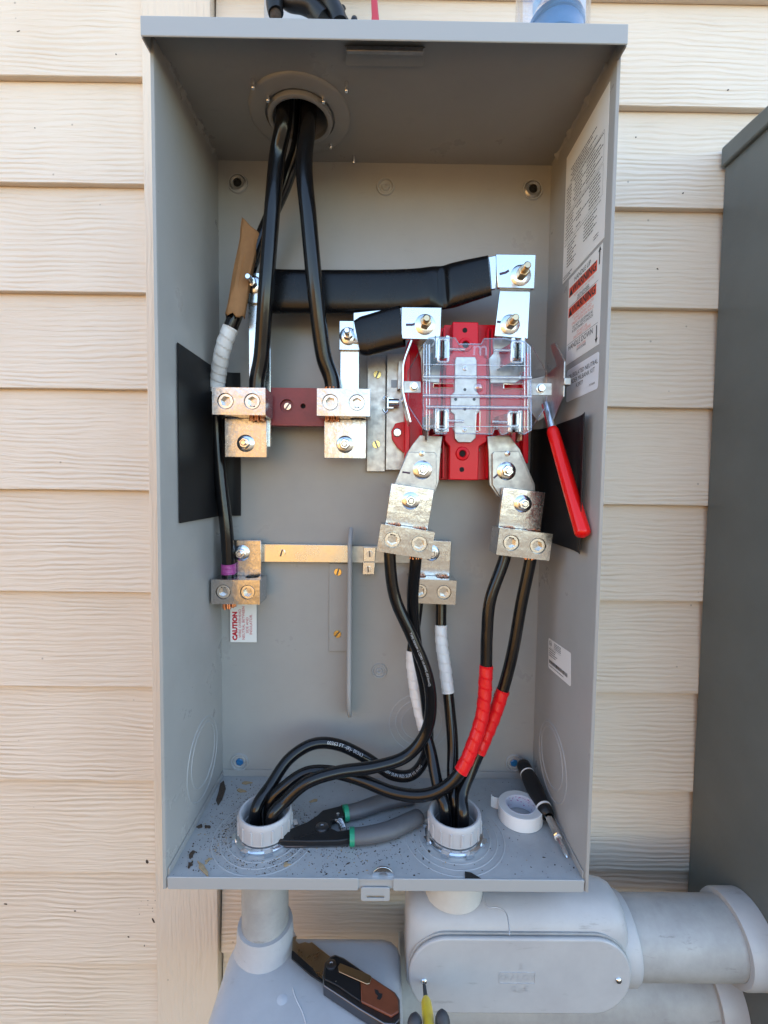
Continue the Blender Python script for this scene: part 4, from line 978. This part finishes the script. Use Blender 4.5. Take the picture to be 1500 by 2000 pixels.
# screwdriver leaning in the right-hand corner
sd = thing('screwdriver', 'black screwdriver with white rings leaning in the right corner of the box floor', 'screwdriver', PZ(1130, 1690, ZB))
tail, tip = PY(1020, 1490, -.016), V((.2352, -.1590, ZB + .0030))
ds = tip - tail; Ls = ds.length; dn_ = ds.normalized()
hp = [(.0002, 0), (.0072, .0008), (.0092, .006), (.0095, .018), (.0088, .028), (.0100, .036), (.0108, .055), (.0104, .080), (.0092, .104), (.0090, .112), (.0096, .120), (.0085, .131), (.0060, .134)]
sc_ = Ls / .215
mk('handle', B().lathe([(r * 1.10, h * sc_) for r, h in hp], tail, dn_, 28, cap=False), 'black_plastic', sd, sm=60)
for h, hw in ((.0300, .0012), (.1135, .0020)): mk('white_ring', B().lathe([(.0094, (h - hw) * sc_), (.0107, (h - hw) * sc_), (.0108, (h + hw) * sc_), (.0094, (h + hw) * sc_)], tail, dn_, 28, cap=False), 'white_tape', sd, sm=40)
mk('shaft', B().lathe([(.0048, .130 * sc_), (.0048, .172 * sc_), (.0030, .175 * sc_), (.0034, .178 * sc_), (.0030, .180 * sc_), (.0030, .207 * sc_), (.0012, .215 * sc_)], tail, dn_, 6, cap=True), 'steel', sd, sm=30)
mk('shaft_ring', B().lathe([(.0036, .1745 * sc_), (.0044, .1745 * sc_), (.0044, .1785 * sc_), (.0036, .1785 * sc_)], tail, dn_, 20, cap=False), 'label', sd, sm=40)

# washer, leaf scrap, debris
q_w = PZ(747, 1706, ZB)
b = B(); pl = pZ([(908, 1702), (920, 1704), (932, 1711), (940, 1716), (908, 1716)], ZB + .0012); b.slab(pl, .0005, fZ(ZB + .0008))
tag(mk('plastic_scrap', b, 'hole', sm=0), 'small torn black scrap at the front lip of the box floor', 'scrap')
pl = [(430, 1530), (437, 1524), (441, 1540), (434, 1560), (426, 1572), (422, 1562), (427, 1545)]
tag(mk('dead_leaf', B().slab(pZ(pl, ZB + .002), .0016, fZ(ZB + .0006)), 'debris', bev=.0004), 'dark curled dead leaf in the back left corner of the box floor', 'leaf')
rd = random.Random(21); bd, bw_ = B(), B()
def chip(b, x, y, z, s, el=1., th=.3):
    n = rd.randint(4, 6) if s < .002 else 9; a0 = rd.uniform(0, 6.3); ca, sa = math.cos(a0), math.sin(a0); out = []
    for i in range(n):
        t_ = 2 * math.pi * i / n; r_ = s * rd.uniform(.35, 1.2); u, v = r_ * math.cos(t_) * el, r_ * math.sin(t_) / el; out.append((x + u * ca - v * sa, y + u * sa + v * ca))
    b.slab(out, s * th, fZ(z))
def ok(x, y):
    if not (-W2 + .004 < x < W2 - .004 and YF + .004 < y < -.004): return False
    return all(math.hypot(x - c[0], y - c[1]) > .043 for c in (BL, BR)) and math.hypot(x - tc_.x, y - tc_.y) > .033 and math.hypot(x - q_w.x, y - q_w.y) > .014
n = 0
while n < 2900:
    k = rd.random()
    if k < .30: x, y = rd.gauss(-.185, .030), rd.gauss(-.10, .05)
    elif k < .55:
        t_ = rd.uniform(0, 6.3); r_ = rd.gauss(.053, .007); x, y = BL[0] + r_ * math.cos(t_), BL[1] + r_ * math.sin(t_)
    elif k < .83: x, y = rd.gauss(-.04, .07), rd.gauss(-.145, .03)
    else: x, y = rd.uniform(-.24, .24), rd.uniform(-.185, -.01)
    if not ok(x, y): continue
    n += 1; s = min(.0026, abs(rd.gauss(0, .00045)) + .00018)
    (chip(bw_, x, y, ZB + .0001, s, rd.uniform(1, 1.6)) if rd.random() < .22 else chip(bd, x, y, ZB + .0001, s, rd.uniform(1, 1.5)))
for (px, py, s, el) in ((395, 1695, .0075, 2.2), (405, 1682, .004, 1.4), (470, 1545, .006, 1.5), (482, 1530, .005, 1.6), (612, 1565, .0045, 1.6), (790, 1573, .0045, 1.1), (560, 1690, .004, 1.3)):
    q = PZ(px, py, ZB); chip(bw_, q.x, q.y, ZB + .0002, s, el, .25)
for (px, py, s, el) in ((406, 1616, .0042, 1.2), (390, 1616, .004, 1.3), (375, 1670, .005, 1.3), (372, 1690, .004, 1.2), (838, 1664, .0024, 1.1), (680, 1687, .0018, 2)):
    q = PZ(px, py, ZB); chip(bd, q.x, q.y, ZB + .0002, s, el, .4)
for b, m, nm, lb in ((bd, 'debris', 'dirt_crumbs', 'dark crumbs of dirt and leaf litter scattered over the box floor'), (bw_, 'chip_wood', 'wood_chips', 'pale wood chips and shavings scattered over the box floor')):
    o = tag(mk(nm, b, m, sm=0), lb, 'debris'); o['kind'] = 'stuff'
# specks stuck to the siding
b = B()
for (px, py, s, el) in ((21, 1703, .0042, 1.5), (289, 1680, .003, 1.2), (86, 1722, .0022, 1.1), (172, 1711, .0012, 1), (8, 1769, .0026, 1.5), (171, 1748, .0014, 1), (145, 1782, .002, 1.1), (299, 1800, .0040, 2.0), (251, 1829, .0018, 1.2), (283, 1845, .0012, 1.4), (297, 1747, .0014, 1.6), (301, 1763, .001, 1),
                        (35, 60, .002, 2), (228, 108, .0011, 1), (66, 248, .0011, 1), (190, 400, .002, 2.4), (1332, 379, .0013, 1), (1285, 525, .0014, 1.3), (1245, 264, .0012, 1), (1420, 178, .0013, 1.4)) + tuple((rd.uniform(268, 300), rd.uniform(1720, 1790), rd.uniform(.0005, .001), 1.3) for _ in range(14)):
    q = PY(px, py, .0135)
    zz = [z for z in (zl if px < 700 else zr) if z <= q.z]; f_ = (q.z - max(zz)) / .1525
    yy = .0100 + .0115 * f_ - .0007
    n = 6; a0 = rd.uniform(0, 6.3); out = []
    for i in range(n):
        t_ = 2 * math.pi * i / n; r_ = s * rd.uniform(.6, 1.15); u, v = r_ * math.cos(t_) * el, r_ * math.sin(t_) / el; out.append((q.x + u * math.cos(a0) - v * math.sin(a0), q.z + u * math.sin(a0) + v * math.cos(a0)))
    b.slab(out, .0006, fY(yy))
o = tag(mk('leaf_specks', b, 'debris', sm=0), 'small dark leaf specks stuck to the cream siding', 'debris'); o['kind'] = 'stuff'

# ================================================================== CONDUIT BELOW THE BOX
# left riser pipe and the elbow body it drops into
rp_ = thing('riser_conduit', 'grey vertical conduit pipe under the left half of the box', 'conduit', (BL[0], BL[1], -.66))
mk('pipe', B().lathe([(.0302, -.650), (.0302, -.4800)], V((BL[0], BL[1], 0)), AZ, 48), 'pvc_pipe', rp_, sm=60)
def capsule_body(x0, x1, y0, y1, z0, z1, r, n=7):
    """rounded-section body along X with domed ends"""
    b = B(); sec = rrect(y0, z0, y1, z1, r, n); cy, cz_ = (y0 + y1) / 2, (z0 + z1) / 2; rings = []
    for x, k in ((x0, .80), (x0 + .004, .90), (x0 + .012, .97), (x0 + .024, 1), (x1 - .024, 1), (x1 - .012, .97), (x1 - .004, .90), (x1, .80)):
        rings.append([b._v((x, cy + (a - cy) * k, cz_ + (c - cz_) * k)) for a, c in sec])
    for p_, q_ in zip(rings, rings[1:]):
        for i in range(len(sec)): j = (i + 1) % len(sec); b.f.append([p_[i], p_[j], q_[j], q_[i]])
    b.f.append(rings[0][::-1]); b.f.append(rings[-1]); return b
e1 = thing('conduit_elbow', 'pale grey conduit elbow body below the vertical pipe with a knife on it', 'conduit fitting', (-.08, -.14, -.73))
mk('body', capsule_body(-.1920, .0330, -.235, -.1010, -.735, -.6170, .020), 'pvc', e1, sm=60)
mk('hub', B().lathe([(.0305, -.586), (.0352, -.586), (.0362, -.590), (.0372, -.615), (.0410, -.6225)], V((BL[0], BL[1], 0)), AZ, 48, cap=False), 'pvc', e1, sm=60)
mk('hub_lip', B().lathe([(.0303, -.5905), (.0303, -.5850), (.0350, -.5850), (.0356, -.5890)], V((BL[0], BL[1], 0)), AZ, 48, cap=False), 'pvc_light', e1, sm=50)
b = B()
for pl in ([(572, 1930), (578, 1950), (590, 1975), (598, 2000)],): b.tube(resample(smooth(zpts(pl, -.6171), 6), .003)[0], .0008, 8)
q = PZ(551, 1952, -.6168); b.lathe([(.0065, 0), (.005, .0004), (.0002, .0006)], q, AZ, 20, cap=False)
mk('glue_run', b, 'glue', e1, sm=70)
# upper elbow with the screwed oval cover
e2 = thing('conduit_elbow', 'grey conduit elbow body with a screwed oval cover under the right half of the box', 'conduit fitting', (.18, -.12, -.657))
x0_, x1_ = .0405, .3165
mk('body', capsule_body(.0400, .3180, -.1600, -.080, -.6590, -.5330, .034, 9), 'pvc', e2, sm=60)
zc0, zc1 = -.6565, -.5585
mk('gasket', B().slab(rrect(x0_, zc0 - .001, x1_, zc1 + .0015, .047, 12), .0030, fY(-.1615)), 'pvc_pipe', e2, bev=.0006)
cvr = mk('cover', B().slab(rrect(x0_ + .001, zc0, x1_ - .001, zc1, .0470, 12), .0058, fY(-.1676)), 'pvc', e2, bev=.0022, seg=3)
yc_ = -.1677
s1, s2 = PY(828, 1916, yc_), PY(1208, 1914, yc_)
for q in (s1, s2):
    mk('cover_screw', B().lathe([(.0040, -.0002), (.0038, .0012), (.0026, .0024), (.0002, .0028)], q, NY, 20, cap=False), 'steel', e2)
b = B(); fe = fY(yc_ - .0004); q = PY(1010, 1910, yc_)
b.text('KRALOY', .0105, fe, (q.x, q.z), sx=1.15); b.text('2', .010, fe, (PY(1018, 1888, yc_).x, PY(1018, 1888, yc_).z)); b.text('G   C', .0100, fe, (PY(1016, 1932, yc_).x, PY(1016, 1932, yc_).z))
mk('raised_lettering', b, 'pvc', cvr, sm=0, norm=False)
w_, h_ = .043, .0135
b = B()
for (u0, v0, u1, v1) in ((-w_ / 2, h_ / 2, w_ / 2, h_ / 2 + .0006), (-w_ / 2, -h_ / 2 - .0006, w_ / 2, -h_ / 2), (-w_ / 2 - .0006, -h_ / 2, -w_ / 2, h_ / 2), (w_ / 2, -h_ / 2, w_ / 2 + .0006, h_ / 2)): b.slab(rect(q.x + u0, q.z + v0, q.x + u1, q.z + v1), .0006, fY(yc_ - .0005))
mk('raised_frame', b, 'pvc', cvr, sm=0)
mk('coupling', B().lathe([(.0290, -.4805), (.0345, -.4815), (.0360, -.486), (.0365, -.5150), (.0385, -.5360), (.0290, -.5360)], V((BR[0], BR[1], 0)), AZ, 48, cap=False), 'pvc_white', e2, sm=40)
mk('coupling_neck', B().lathe([(.0292, -.4668), (.0292, -.4835)], V((BR[0], BR[1], 0)), AZ, 40), 'pvc', e2, sm=40)
mk('side_hub', B().lathe([(.0465, .300), (.0490, .306), (.0505, .3200), (.0505, .3320), (.0490, .3345), (.0462, .3345)], V((0, -.1120, -.6090)), AX, 56, cap=False), 'pvc', e2, sm=40)
b = B()
for pl, sf in (([(945, 1750), (952, 1772), (970, 1772), (988, 1782), (994, 1808), (995, 1826)], 0),): b.tube(resample(smooth([PZ(a, c, -.5322) for a, c in pl], 6), .003)[0], .0008, 6)
mk('glue_run', b, 'glue', e2, sm=70)
def hpipe(yc, zc, x0, x1, r, label):
    o = thing('conduit_pipe', label, 'conduit', ((x0 + x1) / 2, yc, zc - r))
    mk('pipe', B().lathe([(r, x0), (r, x1 - .02)], V((0, yc, zc)), AX, 56), 'pvc_pipe', o, sm=60)
    mk('collar', B().lathe([(r + .0001, x1 - .034), (r + .0065, x1 - .034), (r + .008, x1 - .030), (r + .008, x1 - .0005), (r + .0001, x1 - .0005)], V((0, yc, zc)), AX, 56, cap=False), 'pvc', o, sm=40)
hpipe(-.1120, -.6090, .322, CX, .0455, 'grey horizontal conduit from the oval covered elbow into the dark cabinet')
hpipe(-.062, -.7390, .036, CX, .0570, 'lower grey horizontal conduit running under the oval covered elbow to the dark cabinet')

# folding knife on the left elbow
kn = thing('folding_knife', 'folding utility knife with reddish wood scale and brass clip lying on the left elbow', 'knife', PZ(680, 1920, -.6168))
zk = -.6168
def kz(pts, z): return pZ(pts, z)
mk('blade', B().slab(kz([(571, 1843), (572, 1832), (580, 1829), (577, 1838), (584, 1845), (596, 1841), (604, 1844), (609, 1841), (622, 1852), (645, 1870), (640, 1895), (630, 1918), (610, 1905), (570, 1860)], zk + .010), .0030, fZ(zk + .0085)), 'blade', kn, bev=.0005)
mk('blade_carrier', B().slab(kz([(570, 1856), (574, 1858), (612, 1892), (618, 1902), (630, 1912), (630, 1919), (606, 1904), (569, 1871)], zk + .0125), .0022, fZ(zk + .0105)), 'black_plastic', kn, bev=.0004)
hnd = [(634, 1880), (645, 1868), (655, 1864), (672, 1871), (704, 1893), (740, 1917), (772, 1938), (781, 1952), (782, 1990), (772, 2002), (750, 2000), (700, 1970), (632, 1925), (630, 1905)]
mk('handle', B().slab(kz(hnd, zk + .014), .0130, fZ(zk + .0012)), 'darksteel', kn, bev=.0010)
mk('black_scale', B().slab(kz([(636, 1880), (647, 1869), (656, 1866), (672, 1873), (702, 1893), (704, 1955), (690, 1946), (660, 1925), (634, 1912)], zk + .017), .0024, fZ(zk + .0145)), 'black_plastic', kn, bev=.0008)
wsx = mk('wood_scale', B().slab(kz([(703.5, 1894), (740, 1918), (770, 1938), (778, 1952), (779, 1976), (764, 1985), (705.5, 1956)], zk + .017), .0028, fZ(zk + .0145)), 'wood_handle', kn, bev=.0010)
mk('clip', B().slab(kz([(660, 1888), (664, 1881), (722, 1904), (726, 1908), (722, 1921), (716, 1922), (662, 1898)], zk + .019), .0009, fZ(zk + .0182)), 'bronze', kn, bev=.0003)
q = PZ(647, 1884, zk + .018); mk('pivot', B().lathe([(.0062, -.001), (.0062, .0008), (.0050, .0014), (.0024, .0014), (.0018, .0006), (.0002, .0006)], q, AZ, 22, cap=False), 'darksteel', kn)
mk('lock_button', B().lathe([(.002, -.001), (.002, .0012), (.0002, .0015)], PZ(656, 1919, zk + .0155), AZ, 14, cap=False), 'steel', kn)
mk('inlay', B().slab(kz([(731, 1932), (738, 1934), (741, 1940), (747, 1941), (746, 1947), (742, 1953), (736, 1951), (738, 1945), (733, 1940)], zk + .0174), .0003, fZ(zk + .0173)), 'hole', wsx, sm=0)

# yellow screwdriver still in the cover screw
ys_ = thing('screwdriver', 'yellow and black screwdriver standing in the oval cover screw', 'screwdriver', PY(855, 2040, -.30))
t0 = s1 + V((0, -.0025, 0)); t1 = PY(836, 1990, -.225)
d_ = (t1 - t0).normalized()
mk('bit', B().lathe([(.0012, 0), (.0022, .006), (.0026, .024), (.0033, .026), (.0033, .034)], t0, d_, 14), 'black_plastic', ys_)
L1 = (t1 - t0).length + .035
mk('barrel', B().lathe([(.0040, .028), (.0058, .034), (.0064, .050), (.0064, L1)], t0, d_, 20), 'yellow', ys_, sm=60)
for px, py, tx, ty in ((812, 1978, 806, 2060), (863, 1972, 868, 2060)):
    a, c = PY(px, py, -.232), PY(tx, ty, -.245); pts, L = resample([a, c], .003)
    mk('grip_lobe', B().tube(pts, lambda i, u, an: .0082 * math.sqrt(max(.05, 1 - ((.30 - u) / .30) ** 2)) if u < .30 else .0082, 18), 'grip_dark', ys_, sm=70)
a = t0 + d_ * L1; mk('handle', B().lathe([(.006, 0), (.014, .004), (.016, .02), (.016, .07), (.010, .078)], PY(838, 2012, -.24) , (PY(850, 2075, -.262) - PY(838, 2012, -.24)).normalized(), 20), 'grip_dark', ys_, sm=60)

# ================================================================== ON TOP OF THE BOX
zt_ = lambda y: cz(y) + .0045
yk = -.192
ct = thing('cable_cutter', 'black cable cutter resting on the box top in front of the grey mast', 'cable cutter', PY(600, 46, yk))
mk('hook_end', B().tube(resample(smooth([PY(537, -40, yk), PY(536, -5, yk), PY(537, 16, yk), PY(539, 26, yk)], 6), .002)[0], lambda i, u, an: .0080 + .0010 * math.sin(u * 3), 18), 'black_plastic', ct, sm=60)
mk('hook_tip', B().lathe([(.0058, 0), (.0054, .006), (.0040, .0095), (.0002, .0105)], PY(538, 26, yk), (PY(539, 40, yk) - PY(538, 26, yk)), 18, cap=False), 'debris', ct, sm=60)
arch = resample(smooth([PY(545, -10, yk + .004), PY(565, 5, yk + .003), PY(590, 8, yk), PY(612, 18, yk), PY(632, 40, yk)], 8), .002)[0]
mk('lower_jaw', B().tube(arch, lambda i, u, an: .0068 + .003 * u, 18), 'black_plastic', ct, sm=60)
arch = resample(smooth([PY(560, -40, yk - .004), PY(605, -25, yk - .004), PY(640, 0, yk - .004), PY(658, 28, yk - .004), PY(663, 46, yk - .004)], 8), .002)[0]
mk('upper_jaw', B().tube(arch, lambda i, u, an: .0085, 18), 'black_plastic', ct, sm=60)
mk('trigger', B().tube(resample(smooth([PY(671, 14, yk), PY(667, 24, yk), PY(672, 33, yk), PY(679, 46, yk)], 5), .0015)[0], .0028, 10).lathe([(.0032, -.004), (.0038, .001), (.003, .004), (.0002, .005)], PY(692, 43, yk), AZ, 14), 'black_plastic', ct, sm=60)
rs = B().slab(pY([(724, -30), (736, -30), (738, 10), (740, 30), (742, 49), (724, 49), (726, 28), (725, 8)], -.194), .007, fY(-.194))
tag(mk('tool_handle', rs, 'red_plastic2', bev=.0015, sm=40), 'red tool handle standing on the box top between cutter and jar', 'tool handle')
jar = thing('plastic_jar', 'clear plastic jar with blue lid and printed paper inside on the box top', 'jar', PY(1078, 56, -.160))
jc = V((PY(1078, 40, -.160).x, -.160, 0)); jz = zt_(-.160)
mk('shell', B().lathe([(.0385, 0), (.0395, .003), (.0395, .11), (.0388, .11), (.0388, .004), (.0002, .003)], jc + V((0, 0, jz)), AZ, 48, cap=False), 'bag', jar, sm=50)
q = jc + V((.004, -.002, jz + .0335))
mk('blue_lid', B().lathe([(.0002, -.026), (.0270, -.026), (.0290, -.024), (.0290, -.006), (.0280, -.004), (.0300, -.003), (.0300, .003), (.0270, .004), (.0002, .004)], q, V((.06, .12, 1)), 48, cap=False), 'blue_plastic', jar, sm=40)
b = B(); n = 26
for k in range(n):
    t0_, t1_ = math.radians(218 + 100 * k / n), math.radians(218 + 100 * (k + 1) / n); z0_ = lambda t: jz + .0330 + .006 * math.cos((t - 4.7) * 2.2)
    b.quad([jc + V((.0365 * math.cos(t0_), .0365 * math.sin(t0_), z0_(t0_))), jc + V((.0365 * math.cos(t1_), .0365 * math.sin(t1_), z0_(t1_))), jc + V((.0365 * math.cos(t1_), .0365 * math.sin(t1_), jz + .10)), jc + V((.0365 * math.cos(t0_), .0365 * math.sin(t0_), jz + .10))])
mk('paper_insert', b, 'paper_grey', jar, sm=60)
b = B()
for k in range(7):
    t0_, t1_ = math.radians(220 + 4 * k), math.radians(224 + 4 * k)
    b.quad([jc + V((.0372 * math.cos(t), .0372 * math.sin(t), z)) for t, z in ((t0_, jz + .026 + .003 * k), (t1_, jz + .029 + .003 * k), (t1_, jz + .042 + .003 * k), (t0_, jz + .039 + .003 * k))])
mk('paper_stripe', b, 'paper_blue', jar, sm=60)
